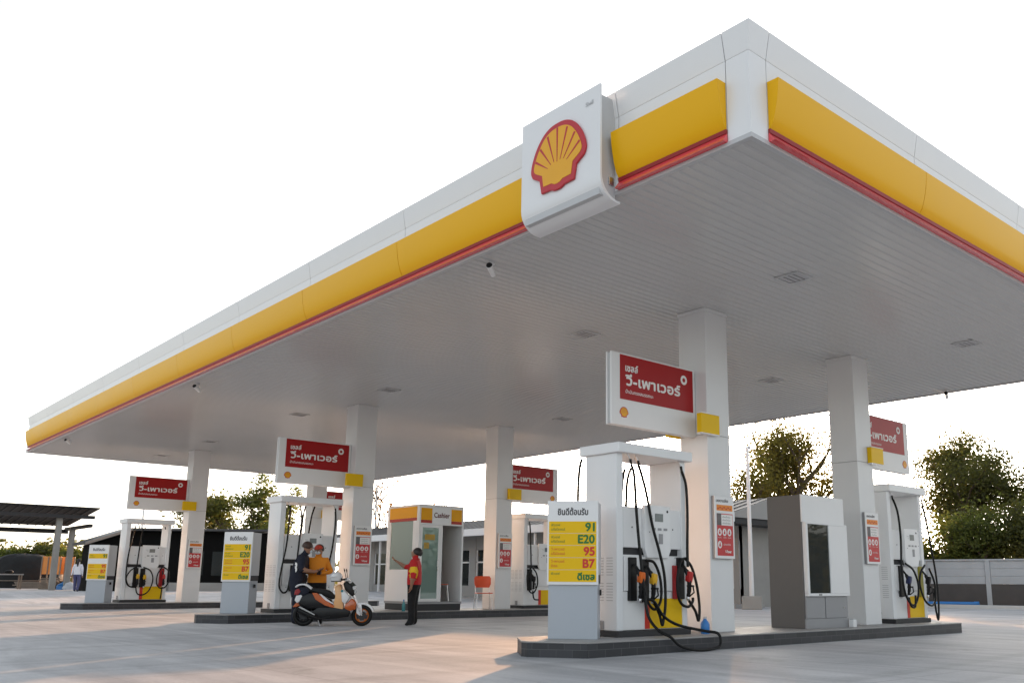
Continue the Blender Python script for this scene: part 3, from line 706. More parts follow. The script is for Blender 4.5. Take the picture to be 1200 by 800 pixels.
for x0, x1 in ((.05, .40), (1.03, 1.38)):
    b = MB().box(x0, x1, -.006, -.001, 2.38, 2.70).build('yellow_band', mat('band_orange_yellow', (.82, .38, .008), .4, var=.05, spec=.25), ks); MB().box(x0, x1, -.007, -.001, 2.30, 2.378).build('red_band', mat('band_dark_red', (.42, .03, .012), .4), ks)
MB().box(-.006, -.001, .12, KD-.12, 2.44, 2.74).build('yellow_band', mat('band_orange_yellow', (.82, .38, .008), .4, var=.05, spec=.25), ks); MB().box(-.007, -.001, .12, KD-.12, 2.42-.06, 2.438).build('red_band', mat('band_dark_red', (.42, .03, .012)), ks)
l = MB(); letter(l, 'Cashier', front(.715, -.004, 2.46), width=.50, height=.13, bold=.004, align='c'); l.build('lettering', mat('text_dark_red', (.12, .012, .012), .5, var=0), ks)

# ------------------------------------------------------------------ chairs
def chair(x, y, z, rz, lb):
    t = thing('plastic_chair', lb, 'chair', (x, y, z), rz, 'orange red plastic chairs at the cashier booth')
    MB().box(-.23, .23, -.22, .22, .435, .46).build('seat', CHAIR, t, bevel=.012)
    n = 7; vs = []
    for zz, o, hw in ((.60, .235, .19), (.70, .25, .235), (.86, .285, .24), (.92, .30, .20)):
        for i in range(n):
            u = -1+2*i/(n-1); vs.append((u*hw, o-.05*u*u, zz))
    fs = [(r*n+i, r*n+i+1, (r+1)*n+i+1, (r+1)*n+i) for r in range(3) for i in range(n-1)]
    m2 = MB(); m2.add(vs, fs); k = len(vs); m2.add([(a, b+.018, c) for a, b, c in vs], [tuple(reversed(f)) for f in fs])
    rim = list(range(n)) + [n*r+n-1 for r in range(1, 4)] + [3*n+i for i in range(n-2, -1, -1)] + [n*r for r in (2, 1)]
    m2.f += [[a, b, b+k, a+k] for a, b in zip(rim, rim[1:]+rim[:1])]; m2.m += [0]*len(rim)
    m2.build('backrest', CHAIR, t, smooth=.8)
    for sx in (-1, 1):
        MB().tube([(sx*.2, -.19, .44), (sx*.23, -.23, .0)], .011, 8).build('leg', STEEL, t, smooth=1.)
        MB().tube([(sx*.2, .27, .72), (sx*.2, .22, .45), (sx*.23, .26, .0)], .011, 8).build('leg', STEEL, t, smooth=1.)
chair(15.55, Y2+.40, ZK, R(-28), 'orange plastic chair with steel legs beside the cashier booth')
chair(14.20, Y2+.60, ZK+.235, R(60), 'orange plastic chair standing inside the cashier booth')

# ------------------------------------------------------------------ bottles
def bottle(x, y, h, m, capm, lb, nm, q=1.):
    t = thing(nm, lb, 'bottle', (x, y, ZK))
    MB().lathe([(.0, 0), (.040*q, 0), (.044*q, .01), (.044*q, h*.55), (.036*q, h*.66), (.017*q, h*.80), (.016*q, h*.86)], 18).build('body', m, t, smooth=.7)
    MB().lathe([(.018*q, h*.86), (.019*q, h*.87), (.018*q, h*.97), (.006*q, h*.985), (.006*q, h)], 14).build('cap', capm, t, smooth=.7)
bottle(11.08, Y1+.44, .26, BLUEP, mat('cap_white', (.6, .6, .62), .4), 'small blue bottle on the kerb at the foot of the nearest column', 'blue_bottle', 1.6)
bottle(12.78, Y2+.12, .30, TEALP, BLUEP, 'teal water bottle on the kerb in front of the cashier booth', 'water_bottle')


# ------------------------------------------------------------------ people
BONES = [('pelvis', 'spine', 0), ('spine', 'chest', 0), ('chest', 'nb', 0), ('nb', 'neck', 4), ('neck', 'jaw', 4), ('jaw', 'head', 4), ('head', 'top', 4)]
for sd in 'LR':
    BONES += [('chest', 'sh'+sd, 0), ('sh'+sd, 'sl'+sd, 1), ('sl'+sd, 'el'+sd, 2), ('el'+sd, 'wr'+sd, 3), ('wr'+sd, 'pa'+sd, 4),
              ('pelvis', 'hp'+sd, 5), ('hp'+sd, 'kn'+sd, 5), ('kn'+sd, 'an'+sd, 5), ('an'+sd, 'he'+sd, 6), ('an'+sd, 'to'+sd, 6)]
RAD = dict(pelvis=(.175, .145), spine=(.175, .140), chest=(.185, .145), nb=(.085, .075), neck=(.062, .062), jaw=(.082, .092), head=(.100, .112), top=(.075, .082),
           sh=(.085, .078), sl=(.076, .072), el=(.058, .055), wr=(.030, .026), pa=(.036, .020), hp=(.118, .118), kn=(.082, .084), an=(.062, .064), he=(.040, .036), to=(.038, .026))
def person(lb, loc, rz, J, mats, size=1., bulk=1., head_tilt=(0, 0), hair=None, cap=None, mask=None, long_hair=False, group=None, hemz=None):
    """J overrides joints of a standing figure that faces -Y; mats: torso, sleeve, lower sleeve, forearm, skin, trousers, shoe"""
    P = dict(pelvis=(0, 0, .93), spine=(0, -.005, 1.08), chest=(0, .0, 1.27), nb=(0, .015, 1.41), neck=(0, .01, 1.465), jaw=(0, -.02, 1.515), head=(0, -.01, 1.585), top=(0, .0, 1.64))
    for sd, q in (('L', 1), ('R', -1)):
        P.update({'sh'+sd: (q*.165, .01, 1.355), 'sl'+sd: (q*.205, .012, 1.22), 'el'+sd: (q*.225, .02, 1.09), 'wr'+sd: (q*.235, -.03, .85), 'pa'+sd: (q*.235, -.05, .775),
                  'hp'+sd: (q*.095, 0, .86), 'kn'+sd: (q*.105, -.02, .48), 'an'+sd: (q*.11, .015, .09), 'he'+sd: (q*.11, .05, .045), 'to'+sd: (q*.125, -.14, .03)})
    P.update(J); names = list(P); idx = {k: i for i, k in enumerate(names)}
    me = bpy.data.meshes.new('person'); me.from_pydata([P[k] for k in names], [(idx[a], idx[b]) for a, b, _ in BONES], [])
    o = bpy.data.objects.new('person', me); COL.objects.link(o)
    sk = o.modifiers.new('skin', 'SKIN'); sk.use_smooth_shade = True
    for k, i in idx.items():
        key = k if k in RAD else k[:-1]; d = me.skin_vertices[0].data[i]; d.radius = tuple(q_*(bulk if key not in ('neck', 'jaw', 'head', 'top', 'wr', 'pa', 'he', 'to') else 1) for q_ in RAD[key]); d.use_root = (k == 'pelvis')
    sb = o.modifiers.new('sub', 'SUBSURF'); sb.levels = sb.render_levels = 2
    ev = bpy.data.meshes.new_from_object(o.evaluated_get(bpy.context.evaluated_depsgraph_get()))
    bm = bmesh.new(); bm.from_mesh(ev)
    V = {k: Vector(p) for k, p in P.items()}
    def cut(co, no): bmesh.ops.bisect_plane(bm, geom=bm.verts[:]+bm.edges[:]+bm.faces[:], plane_co=co, plane_no=no)
    hem = P['pelvis'][2]-.045 if not hemz else hemz
    cut((0, 0, hem), (0, 0, 1))
    for sd in 'LR':
        for j0, j1 in (('sh', 'sl'), ('sl', 'el'), ('el', 'wr')): cut(V[j1+sd], (V[j1+sd]-V[j0+sd]).normalized())
    bm.faces.ensure_lookup_table()
    def seg(p, a, b):
        ab = b-a; t = max(0, min(1, (p-a).dot(ab)/max(1e-9, ab.length_squared))); return (p-(a+ab*t)).length
    for f in bm.faces:
        c = f.calc_center_median(); best = None
        for a, b, mi in BONES:
            ka = a if a in RAD else a[:-1]; d = seg(c, V[a], V[b]) - .5*RAD[ka][0]
            if best is None or d < best[0]: best = (d, mi)
        mi = best[1]
        if mi in (0, 5): mi = 0 if c.z > hem else 5
        f.material_index = mi; f.smooth = True
    bm.to_mesh(ev); bm.free()
    # fingers, thumb and face join the same mesh
    x = MB()
    for sd, q in (('L', 1), ('R', -1)):
        w, p = V['wr'+sd], V['pa'+sd]; ax = (p-w).normalized(); side = Vector((1, 0, 0)) if abs(ax.x) < .8 else Vector((0, 1, 0))
        side = (side-ax*side.dot(ax)).normalized(); nrm = ax.cross(side); curl = nrm if nrm.y < 0 or nrm.z > .5 else -nrm
        sp = curl.cross(ax).normalized()
        for i, L in enumerate((.070, .080, .075, .058)):
            b0 = p - ax*.01 + sp*(.029-.019*i)
            x.tube([b0, b0+ax*L*.5+curl*.006, b0+ax*L*.8+curl*.022, b0+ax*L*.92+curl*.040], [.010, .0095, .0085, .007], 6, 4)
        b0 = w.lerp(p, .4)+sp*.025
        x.tube([b0, b0+ax*.025+sp*.022+curl*.012, b0+ax*.055+sp*.026+curl*.028], [.012, .0105, .008], 6, 4)
    Hc = V['head']; HM = Matrix.Translation(Hc) @ Matrix.Rotation(head_tilt[0], 4, 'Z') @ Matrix.Rotation(head_tilt[1], 4, 'X')
    x.ell((0, -.098, -.022), .014, .020, .020, 8, 6, 4, HM)
    for q in (-1, 1):
        x.ell((q*.031, -.083, .004), .013, .008, .008, 8, 6, 7, HM); x.ell((q*.082, .0, -.012), .012, .020, .030, 8, 6, 4, HM)
        x.box(q*.031-.016, q*.031+.016, -.092, -.082, .019, .024, 8, HM)
    x.ell((0, -.086, -.060), .024, .008, .007, 8, 6, 9, HM)
    mx = bpy.data.meshes.new('person_add'); mx.from_pydata([tuple(v) for v in x.v], [], x.f); mx.polygons.foreach_set('material_index', x.m)
    for pl in mx.polygons: pl.use_smooth = True
    bm = bmesh.new(); bm.from_mesh(ev); bm.from_mesh(mx); bmesh.ops.recalc_face_normals(bm, faces=bm.faces); bm.to_mesh(ev); bm.free()
    mids = [p.material_index for p in ev.polygons]; ev.materials.clear()
    for m in list(mats) + [mat('eye_white', (.5, .5, .5), .3, var=0), HAIR, mat('lip', (.22, .07, .06), .5, var=0)]: ev.materials.append(m)
    ev.polygons.foreach_set('material_index', mids)
    bpy.data.objects.remove(o); bpy.data.meshes.remove(me); bpy.data.meshes.remove(mx)
    o = bpy.data.objects.new('person', ev); COL.objects.link(o); o.location = loc; o.rotation_euler = (0, 0, rz); o.scale = (size,)*3
    tag(o, lb, 'person', group)
    if hair:
        h = MB(HM); h.ell((0, .028, .020), .106, .112, .108, 18, 12, 0, None, -.45, 1.)
        if long_hair: h.tube([(0, .09, .03), (0, .125, -.05), (0, .13, -.16), (.0, .12, -.30)], [.06, .065, .055, .02], 10)
        h.build('hair', hair, o, smooth=1.)
    if cap:
        h = MB(HM); h.ell((0, .005, .030), .096, .106, .088, 18, 8, 0, None, .0, 1.); h.prism([(-.07, -.09), (.07, -.09), (.055, -.165), (0, -.185), (-.055, -.165)], .030, .040, 'z'); h.build('cap', cap, o, smooth=.8)
    if mask:
        h = MB(HM); h.ell((0, -.058, -.045), .064, .052, .052, 14, 8); h.build('face_mask', mask, o, smooth=1.)
        s_ = MB(HM)
        for q in (-1, 1): s_.tube([(q*.055, -.07, -.03), (q*.085, .0, -.01)], .003, 5)
        s_.build('mask_loop', mask, o)
    return o
# man in red pointing up at the booth
a = person('person in a red shirt with yellow sleeves and black trousers, pointing with a raised arm', (11.0, 17.2, 0), R(-138),
       dict(slL=(.228, .04, 1.13), elL=(.275, .05, 1.06), wrL=(.265, .01, .85), paL=(.26, -.005, .77), slR=(-.20, -.10, 1.30), elR=(-.21, -.26, 1.26), wrR=(-.17, -.46, 1.39), paR=(-.16, -.53, 1.43), head=(0, .02, 1.575), jaw=(0, -.015, 1.52), top=(0, .05, 1.63)),
       [REDC, YELC, REDC, SKIN, SKIN, TRBLK, BLKP], 1.0, 1.08, (0, R(-22)), hair=HAIR)
sh = MB(Matrix.Translation((.205, .045, .0)))
# rider in navy
b = person('person in a navy blue jersey standing behind the scooter with a bowed head', (9.18, 18.85, 0), R(52),
       dict(pelvis=(0, .13, .93), spine=(0, .10, 1.09), chest=(0, .03, 1.27), hpR=(-.1, .13, .86), knL=(.105, .08, .48), knR=(-.105, .08, .48), anL=(.11, .10, .09), anR=(-.11, .10, .09), heL=(.11, .14, .045), heR=(-.11, .14, .045), toL=(.12, -.06, .03), toR=(-.12, -.06, .03), elL=(.30, -.02, 1.12), wrL=(.19, -.26, 1.10), paL=(.15, -.33, 1.12), elR=(-.30, -.02, 1.12), wrR=(-.19, -.26, 1.08), paR=(-.15, -.33, 1.10), neck=(0, -.02, 1.465), jaw=(0, -.065, 1.505), head=(0, -.07, 1.575), top=(0, -.06, 1.63), hpL=(.1, .13, .86)),
       [NAVY, NAVY, NAVY, SKIN, SKIN, NAVY, BLKP], 1.06, 1.16, (R(10), R(20)), hair=HAIRB, mask=MASK)
nx, ny = -.80, .60
l = MB(); letter(l, '3', Matrix(((-ny, 0, nx, nx*.178), (nx, 0, ny, ny*.178), (0, 1, 0, 1.07), (0, 0, 0, 1))) @ Matrix.Translation((0, 0, .045)), height=.19, bold=.012, align='c'); l.build('jersey_number', WHT, b)

c = person('person in an orange jacket, red cap and face mask facing the scooter rider', (9.57, 18.95, 0), R(-30),
       dict(elL=(.30, .02, 1.12), wrL=(.10, -.22, 1.08), paL=(.04, -.27, 1.09), elR=(-.30, .02, 1.12), wrR=(-.10, -.24, 1.10), paR=(-.04, -.28, 1.11), shL=(.175, .01, 1.36), shR=(-.175, .01, 1.36)),
       [ORC, ORC, ORC, ORC, SKIN, TRBLK, BLKP], 1.03, 1.14, (R(-15), R(8)), hair=HAIR, cap=mat('cap_red', (.45, .04, .015), .7, var=.08), mask=MASK)
ph = thing('mobile_phone', 'dark mobile phone held by the person in orange', 'phone', (9.43, 18.62, 1.14), R(-30))
MB(Matrix.Rotation(R(-40), 4, 'X')).box(-.04, .04, -.006, .006, -.075, .075).build('phone_body', BLKP, ph, bevel=.004)
MB(Matrix.Rotation(R(-40), 4, 'X')).box(-.035, .035, .0062, .0072, -.07, .07).build('screen', GLASSW, ph)
person('person in a white blouse and blue trousers walking away beyond the islands', (12.79, 51.73, gz(0, 51.73)), R(150),
       dict(knL=(.1, -.10, .48), anL=(.11, -.16, .10), heL=(.11, -.13, .05), toL=(.12, -.31, .04), anR=(-.11, .18, .10), heR=(-.11, .22, .07), toR=(-.12, .06, .03), wrL=(.25, .08, .87), paL=(.25, .10, .80)),
       [WHC, WHC, WHC, WHC, SKIN, JEAN, BLKP], .98, 1., (0, 0), hair=HAIR, long_hair=True)

# ------------------------------------------------------------------ scooter (x forward, visible right side is -y)
st = thing('motor_scooter', 'orange, white and black motor scooter parked in front of the pump', 'scooter', (9.06, 18.45, 0), R(-33))
def wheel(x, r, w, rim, nm):
    e = MB().torus((x, 0, r), r-w*.5, w*.5, 'y', 40, 12, sq=1.05).build('wheel', BLACK, st, smooth=1.)
    q = MB(Matrix.Translation((x, 0, r)) @ Matrix.Rotation(pi/2, 4, 'X'))
    q.torus((0, 0, 0), r-w-.004, .014, 'z', 36, 8, sq=2.2)
    for i in range(5):
        a = i*2*pi/5; q.box(-.018, .018, .03, r-w-.004, -.016, .016, 0, Matrix.Rotation(a, 4, 'Z')); q.box(.02, .035, .05, r-w-.004, -.012, .012, 0, Matrix.Rotation(a+.16, 4, 'Z'))
    q.lathe([(.02, -.05), (.035, -.04), (.035, .04), (.02, .05)], 16); q.build('rim', rim, e, smooth=.6)
    MB(Matrix.Translation((x, -.055, r)) @ Matrix.Rotation(pi/2, 4, 'X')).lathe([(.055, 0), (.092, .0), (.092, .004), (.055, .004)], 24).build('brake_disc', DGREY, e)
RIMO = mat('rim_orange', (.50, .13, .02), .35, var=.05)
wheel(1.22, .225, .085, RIMO, 'f'); wheel(0, .235, .10, DGREY, 'r')
# front fender and fork
fd = MB()
arc = lambda cx, cz, r, a0, a1, n: [(cx+r*cos(R(a0+(a1-a0)*i/n)), cz+r*sin(R(a0+(a1-a0)*i/n))) for i in range(n+1)]
fd.prism(arc(1.22, .225, .275, 20, 165, 14)+arc(1.22, .225, .235, 165, 20, 14), -.075, .075)
for q in (-1, 1): fd.prism([(1.10, .50), (1.20, .49), (1.23, .26), (1.17, .22), (1.10, .28)], q*.068-.012, q*.068+.012)
fd.build('front_fender', SWHITE, st, bevel=.008, smooth=.6)
fk = MB()
for q in (-1, 1): fk.tube([(1.22, q*.085, .225), (1.02, q*.085, .66)], .018, 8)
fk.tube([(1.04, 0, .60), (.90, 0, .98)], .022, 8); fk.build('fork', STEEL, st, smooth=1.)
# front cowl: orange lower, white flank, black upper
MB().prism([(.84, .34), (.86, .46), (1.00, .60), (1.10, .50), (1.09, .36), (.95, .31)], -.14, .14).build('lower_cowl', SORNG, st, bevel=.03, smooth=.7)
MB().prism([(.76, .74), (.80, .78), (.96, .62), (.86, .465), (.79, .52)], -.165, .165).build('flank_panel', SWHITE, st, bevel=.02, smooth=.7)
MB().prism([(.79, .90), (.86, .96), (1.00, .84), (1.05, .66), (1.00, .62), (.84, .76)], -.13, .13).build('upper_cowl', BLKP, st, bevel=.025, smooth=.7)
MB().prism([(.93, .85), (1.06, .82), (1.075, .78), (.97, .76)], -.12, .12).build('headlight_cover', SWHITE, st, bevel=.015, smooth=.7)
MB().prism([(1.055, .775), (1.085, .74), (1.06, .68), (1.02, .70)], -.09, .09).build('headlight', mat('headlight_clear', (.55, .56, .56), .1, var=0), st, bevel=.01)
MB().prism([(.90, .87), (.99, .94), (1.07, .86), (1.0, .84)], -.10, .10).build('windscreen', GLASSW, st, bevel=.008)
MB().prism([(.60, .40), (.80, .34), (.835, .36), (.79, .60), (.76, .86), (.72, .89), (.62, .84), (.645, .62)], -.15, .15).build('leg_shield', PEACH, st, bevel=.025, smooth=.7)
MB().ell((.785, -.166, .74), .028, .006, .028, 12, 6).build('badge', mat('badge_teal', (.03, .22, .26), .3, var=0), st)
# floor, body, seat, tail
MB().prism([(.12, .26), (.30, .40), (.55, .40), (.86, .38), (.98, .32), (.95, .20), (.6, .15), (.3, .16)], -.15, .15).build('floorboard', BLKP, st, bevel=.02, smooth=.7)
MB().prism([(-.12, .46), (-.06, .62), (.10, .70), (.34, .64), (.56, .56), (.62, .42), (.40, .38), (.1, .36)], -.15, .15).build('rear_body', BLKP, st, bevel=.03, smooth=.7)
for q in (-1, 1):
    y0, y1 = sorted((q*.151, q*.166))
    sp = MB().prism([(.16, .70), (.26, .70), (.44, .56), (.64, .43), (.62, .385), (.44, .44), (.24, .56)], y0, y1).build('side_panel', SORNG, st, bevel=.006)
    MB().prism([(.30, .685), (.36, .67), (.56, .52), (.60, .50), (.64, .45), (.44, .55)], y0-.002 if q < 0 else y0, y1 if q < 0 else y1+.002).build('side_stripe', SWHITE, sp, bevel=.004)
MB().prism([(.08, .72), (.10, .80), (.30, .80), (.50, .76), (.64, .64), (.66, .58), (.56, .565), (.36, .66), (.16, .72)], -.13, .13).build('seat', BLACK, st, bevel=.03, smooth=.7)
MB().prism([(-.20, .64), (-.16, .78), (-.02, .82), (.10, .78), (.09, .70), (-.02, .60)], -.12, .12).build('tail_fairing', NAVY, st, bevel=.025, smooth=.7)
gr = MB()
for q in (-1, 1): gr.tube(spline([(.14, q*.13, .78), (.0, q*.135, .87), (-.14, q*.10, .86), (-.2, q*.04, .82)], 4), .017, 8)
gr.build('grab_rail', SWHITE, st, smooth=1.)
MB().prism([(-.215, .66), (-.20, .76), (-.12, .79), (-.08, .72), (-.14, .65)], -.125, .125).build('tail_light', mat('tail_red', (.28, .015, .02), .2, var=.05), st, bevel=.012)
MB().prism([(-.20, .54), (-.17, .64), (-.06, .66), (-.02, .58), (-.14, .48)], -.126, .126).build('tail_panel', SWHITE, st, bevel=.015)
MB().prism([(-.24, .40), (-.16, .50), (-.06, .52), (-.02, .46), (-.16, .40)], -.08, .08).build('rear_mudguard', SORNG, st, bevel=.012)
en = MB(); en.prism([(-.10, .17), (-.12, .36), (.12, .42), (.42, .36), (.46, .22), (.3, .14), (.06, .12)], .06, .15)
en.prism([(.10, .16), (.12, .32), (.40, .34), (.46, .2), (.3, .13)], -.13, -.03); en.build('engine_cover', DGREY, st, bevel=.02, smooth=.7)
ex = MB(Matrix.Translation((0, -.145, 0))); ex.tube([(.55, 0, .20), (.36, 0, .16), (.26, -.01, .18), (-.10, -.01, .34)], [.018, .022, .055, .06], 12)
ex.build('exhaust', BLKP, st, smooth=.7)
MB().prism([(.24, .235), (.26, .25), (-.06, .42), (-.10, .40)], -.225, -.212).build('heat_shield', GALV, st, bevel=.003)
MB().tube([(.30, -.12, .17), (.36, -.16, .02), (.40, -.18, .015)], .012, 8).build('kickstand', GALV, st, smooth=1.)
hb = MB(); hb.tube(spline([(.80, -.34, .98), (.84, -.20, 1.0), (.87, 0, .99), (.84, .20, 1.0), (.80, .34, .98)], 4), .013, 8); hb.build('handlebar', BLKP, st, smooth=1.)
for q in (-1, 1):
    MB().tube([(.83, q*.24, .99), (.78, q*.36, .975)], .02, 10).build('grip', BLACK, st, smooth=1.)
    mi = MB().tube([(.86, q*.20, 1.0), (.83, q*.27, 1.14)], .007, 6).build('mirror', BLKP, st)
    MB(Matrix.Translation((.82, q*.29, 1.18)) @ Matrix.Rotation(R(-15), 4, 'Y')).ell((0, 0, 0), .014, .058, .045, 14, 8).build('mirror_head', BLKP, mi, smooth=1.)
MB().prism([(.80, .95), (.84, 1.03), (.92, 1.02), (.96, .95)], -.11, .11).build('handlebar_cover', SWHITE, st, bevel=.02, smooth=.7)
MB().box(-.29, -.275, -.08, .08, .44, .60).build('number_plate', WHITE2, st, bevel=.003)
hm = thing('motorcycle_helmet', 'white motorcycle helmet hung on the scooter handlebar', 'helmet', (9.06+cos(R(-33))*.66-sin(R(-33))*-.27, 18.45+sin(R(-33))*.66+cos(R(-33))*-.27, 1.02), R(-60))
MB().ell((0, 0, 0), .125, .145, .125, 22, 14, 0, None, -.62, 1.).build('shell', SWHITE, hm, smooth=1.)
MB().ell((0, 0, -.005), .127, .147, .127, 22, 6, 0, None, -.64, -.5).build('rim_trim', BLKP, hm, smooth=1.)
MB().prism([(-.10, -.11), (.10, -.11), (.06, -.20), (-.06, -.20)], .015, .03, 'z').build('peak', SWHITE, hm, bevel=.005)
for q in (-1, 1): MB().ell((q*.122, 0, -.02), .012, .022, .022, 10, 6).build('rivet', BLKP, hm)

# ------------------------------------------------------------------ shop building behind the islands
sb = thing('shop_building', 'long low station shop with a grey roof and white eaves behind the islands', 'building', (31, 23.5, 0))
SL = 34.0
WALLW = mat('wall_white', (.33, .325, .315), .7, var=.08, scale=.7)
w = MB(); w.box(0, .2, 0, SL, -.1, .75); w.box(0, .2, 0, SL, 2.75, 3.6)
nb = 9; bw = SL/nb
for i in range(nb+1): w.box(-.03, .23, max(0, i*bw-.3), min(SL, i*bw+.3), -.1, 3.55)
w.build('front_wall', WALLW, sb)
for i in range(nb):
    y0, y1 = i*bw+.31, (i+1)*bw-.31
    fr = MB()
    for yy in (y0, (y0+y1)/2-.04, y1-.08): fr.box(.02, .14, yy, yy+.08, .76, 2.74)
    fr.box(.02, .14, y0, y1, 2.02, 2.10); fr = fr.build('window', WHITE2, sb)
    MB().box(.08, .10, y0, y1, .76, 2.74).build('pane', GLASSW, fr)
for i in (3, 4):
    y0 = i*bw+1.0
    d = MB(); d.box(-.06, -.031, y0, y0+.12, 0, 2.5); d.box(-.06, -.031, y0+1.5, y0+1.62, 0, 2.5); d.box(-.06, -.031, y0+.75, y0+.85, 0, 2.5); d.box(-.06, -.031, y0, y0+1.62, 2.5, 2.62); d = d.build('door', WHITE2, sb)
    MB().box(-.045, -.035, y0+.12, y0+1.5, .1, 2.5).build('pane', GLASSW, d)
MB().box(.05, 9, -.0, .2, -.1, 3.55).build('end_wall', CONC, sb)
MB().box(8.8, 9, .2, SL, -.1, 3.5).build('rear_wall', CONC, sb)
MB().box(.05, 9, SL-.2, SL, -.1, 3.5).build('end_wall', CONC, sb)
rf = MB()
rf.prism([(-1.6, 3.78), (1.3, 4.58), (9.4, 4.25), (9.4, 4.15), (1.35, 4.48), (-1.6, 3.66)], -1.0, SL+1.0, 'y')
rf.build('roof', ROOFG, sb)
rb = MB()
for i in range(int((SL+2)/.6)):
    yy = -.95+i*.6; rb.prism([(-1.6, 3.785), (1.28, 4.58), (1.28, 4.61), (-1.6, 3.815)], yy, yy+.05, 'y')
rb.build('roof_rib', ROOFG, sb)
MB().box(-1.75, -1.61, -1.05, SL+1.05, 3.42, 3.80).build('gutter', WHITE, sb, bevel=.01)
MB().prism([(-1.6, 3.60), (-1.6, 3.80), (1.3, 4.61), (9.4, 4.28), (9.4, 3.60)], -1.06, -1.003).build('gable_sheet', WALLW, sb)
MB().box(-1.5, 9.0, -.98, -.02, 3.36, 3.60).build('eave_gap_shade', DGREY, sb)  # dark box stands in for the shaded gap under the roof
for i in range(nb): MB().box(-1.55, -1.45, i*bw+.2, i*bw+.3, 0.141, 3.42).build('veranda_post', WHITE2, sb)
MB().tube([(5.0, -.08, .0), (5.0, -.08, 3.5)], .05, 10).build('downpipe', WHITE2, sb, smooth=1.)
MB().box(-1.9, .0, -1.2, SL, -.1, .14).build('walkway', KTOP, sb)

# dark open shed on the left
sd = thing('dark_shed', 'low dark shed with a sloping roof end behind the farthest island', 'building', (13.75, 54.5, gz(0, 54.5)))
MB().prism([(.25, 0), (.25, 2.5), (2.2, 3.3), (10.4, 3.55), (10.4, 0)], 0, 1.6).build('wall', DARKW, sd)
MB().prism([(-.2, 2.60), (2.1, 3.46), (10.8, 3.75), (10.8, 3.62), (2.15, 3.33), (-.2, 2.46)], -.7, 2.0).build('roof', ROOFG, sd)
MB().prism([(-.23, 2.605), (2.1, 3.48), (2.1, 3.33), (-.23, 2.45)], -.76, -.702).build('barge_board', mat('barge', (.26, .22, .19), .6, var=.1), sd)
MB().box(4.4, 10.3, -.5, -.02, 0, .48).build('plinth', CONC, sd)
q = MB()
for i in range(3): q.box(5.2+i*1.7, 6.4+i*1.7, -.06, -.01, .9, 2.3)
q.build('window', GLASSW, sd)
MB().box(7.6, 8.9, -.07, -.012, 2.62, 2.66).build('light_rail', GALV, sd)

# open shelter far left
sr = thing('open_shelter', 'open sided shelter with a dark sheet roof on pale posts at the far left', 'shelter', (2.0, 57.7, gz(0, 58)))
MB().prism([(0, 4.75), (0, 4.68), (7.0, 3.95), (7.0, 4.02)], 0, 13.1, 'x').build('roof', mat('shelter_roof', (.018, .017, .016), .7, var=.2), sr)
q = MB()
for i in range(28): q.prism([(.02, 4.672), (.02, 4.63), (6.9, 3.91), (6.9, 3.955)], .2+i*.46, .26+i*.46, 'x')
q.build('purlin', DGREY, sr)
q = MB(); q.box(.1, 13.0, 6.2, 6.4, 3.45, 3.72); q.box(12.75, 12.95, .6, 6.2, 3.62, 3.82); q.box(.1, 13.0, .5, .7, 4.1, 4.3); q.build('beam', DGREY, sr)
for x, y, h in ((11.25, 1.0, 4.1), (12.85, 4.6, 3.8), (3.0, .6, 4.1), (3.2, 6.2, 3.45)):
    MB().box(x-.15, x+.15, y-.15, y+.15, 0, h).build('post', CONC, sr, bevel=.01)

# things lying about under and behind the shelter
hp = thing('tarpaulin_heap', 'big dark rounded tarpaulin covered heap behind the shelter posts', 'heap', (14.7, 73.2, gz(0, 75)))
rng = random.Random(3); h = MB(); nu, nv = 26, 10; vs = []
for i in range(nv+1):
    a = pi/2*i/nv
    for j in range(nu):
        w = 2*pi*j/nu; k = 1+.07*rng.uniform(-1, 1); vs.append((2.6*k*cos(a)**.7*cos(w), 1.6*k*cos(a)**.7*sin(w), 2.35*sin(a)*(1+.03*rng.uniform(-1, 1))))
h.add(vs, [(i*nu+j, i*nu+(j+1) % nu, (i+1)*nu+(j+1) % nu, (i+1)*nu+j) for i in range(nv) for j in range(nu)]); h.build('cover', TARP, hp, smooth=1.)
q = MB(); q.tube([(2.6*cos(w*pi/10), 1.62*sin(w*pi/10), .5) for w in range(21)], .03, 6); q.build('rope', WOODD, hp)
for x, y, wd, lb in ((15.6, 69.9, 1.2, 'upright orange sheeting panel beside the dark heap'), (16.7, 70.3, .9, 'smaller pale orange sheeting panel between the shelter posts')):
    t = thing('sheeting_panel', lb, 'panel', (x, y, gz(0, y)+.0), R(-35), 'orange sheeting panels')
    MB().box(-wd/2, wd/2, 0, .05, .95, 2.15).build('sheet', OTARP, t)
    q = MB()
    for k in range(4): q.box(-wd/2+k*wd/3-.03, -wd/2+k*wd/3+.03, -.06, -.003, 0, 2.1)
    q.build('batten', WOODD, t)
def plank_stack(x, y, rz, n, L, lb):
    t = thing('plank_stack', lb, 'plank stack', (x, y, gz(0, y)), rz); rg = random.Random(n)
    for k in range(n):
        q = MB()
        for j in range(4): q.box(-L/2+rg.uniform(-.15, .15), L/2+rg.uniform(-.15, .15), -.5+j*.25, -.28+j*.25, k*.09, k*.09+.07)
        q.build('plank_layer', WOODD, t)
plank_stack(14.56, 69.4, R(-42), 5, 1.9, 'low spread pile of weathered planks under the shelter')
plank_stack(14.46, 64.0, R(-42), 8, .95, 'square stack of pale planks at the foot of the shelter post')
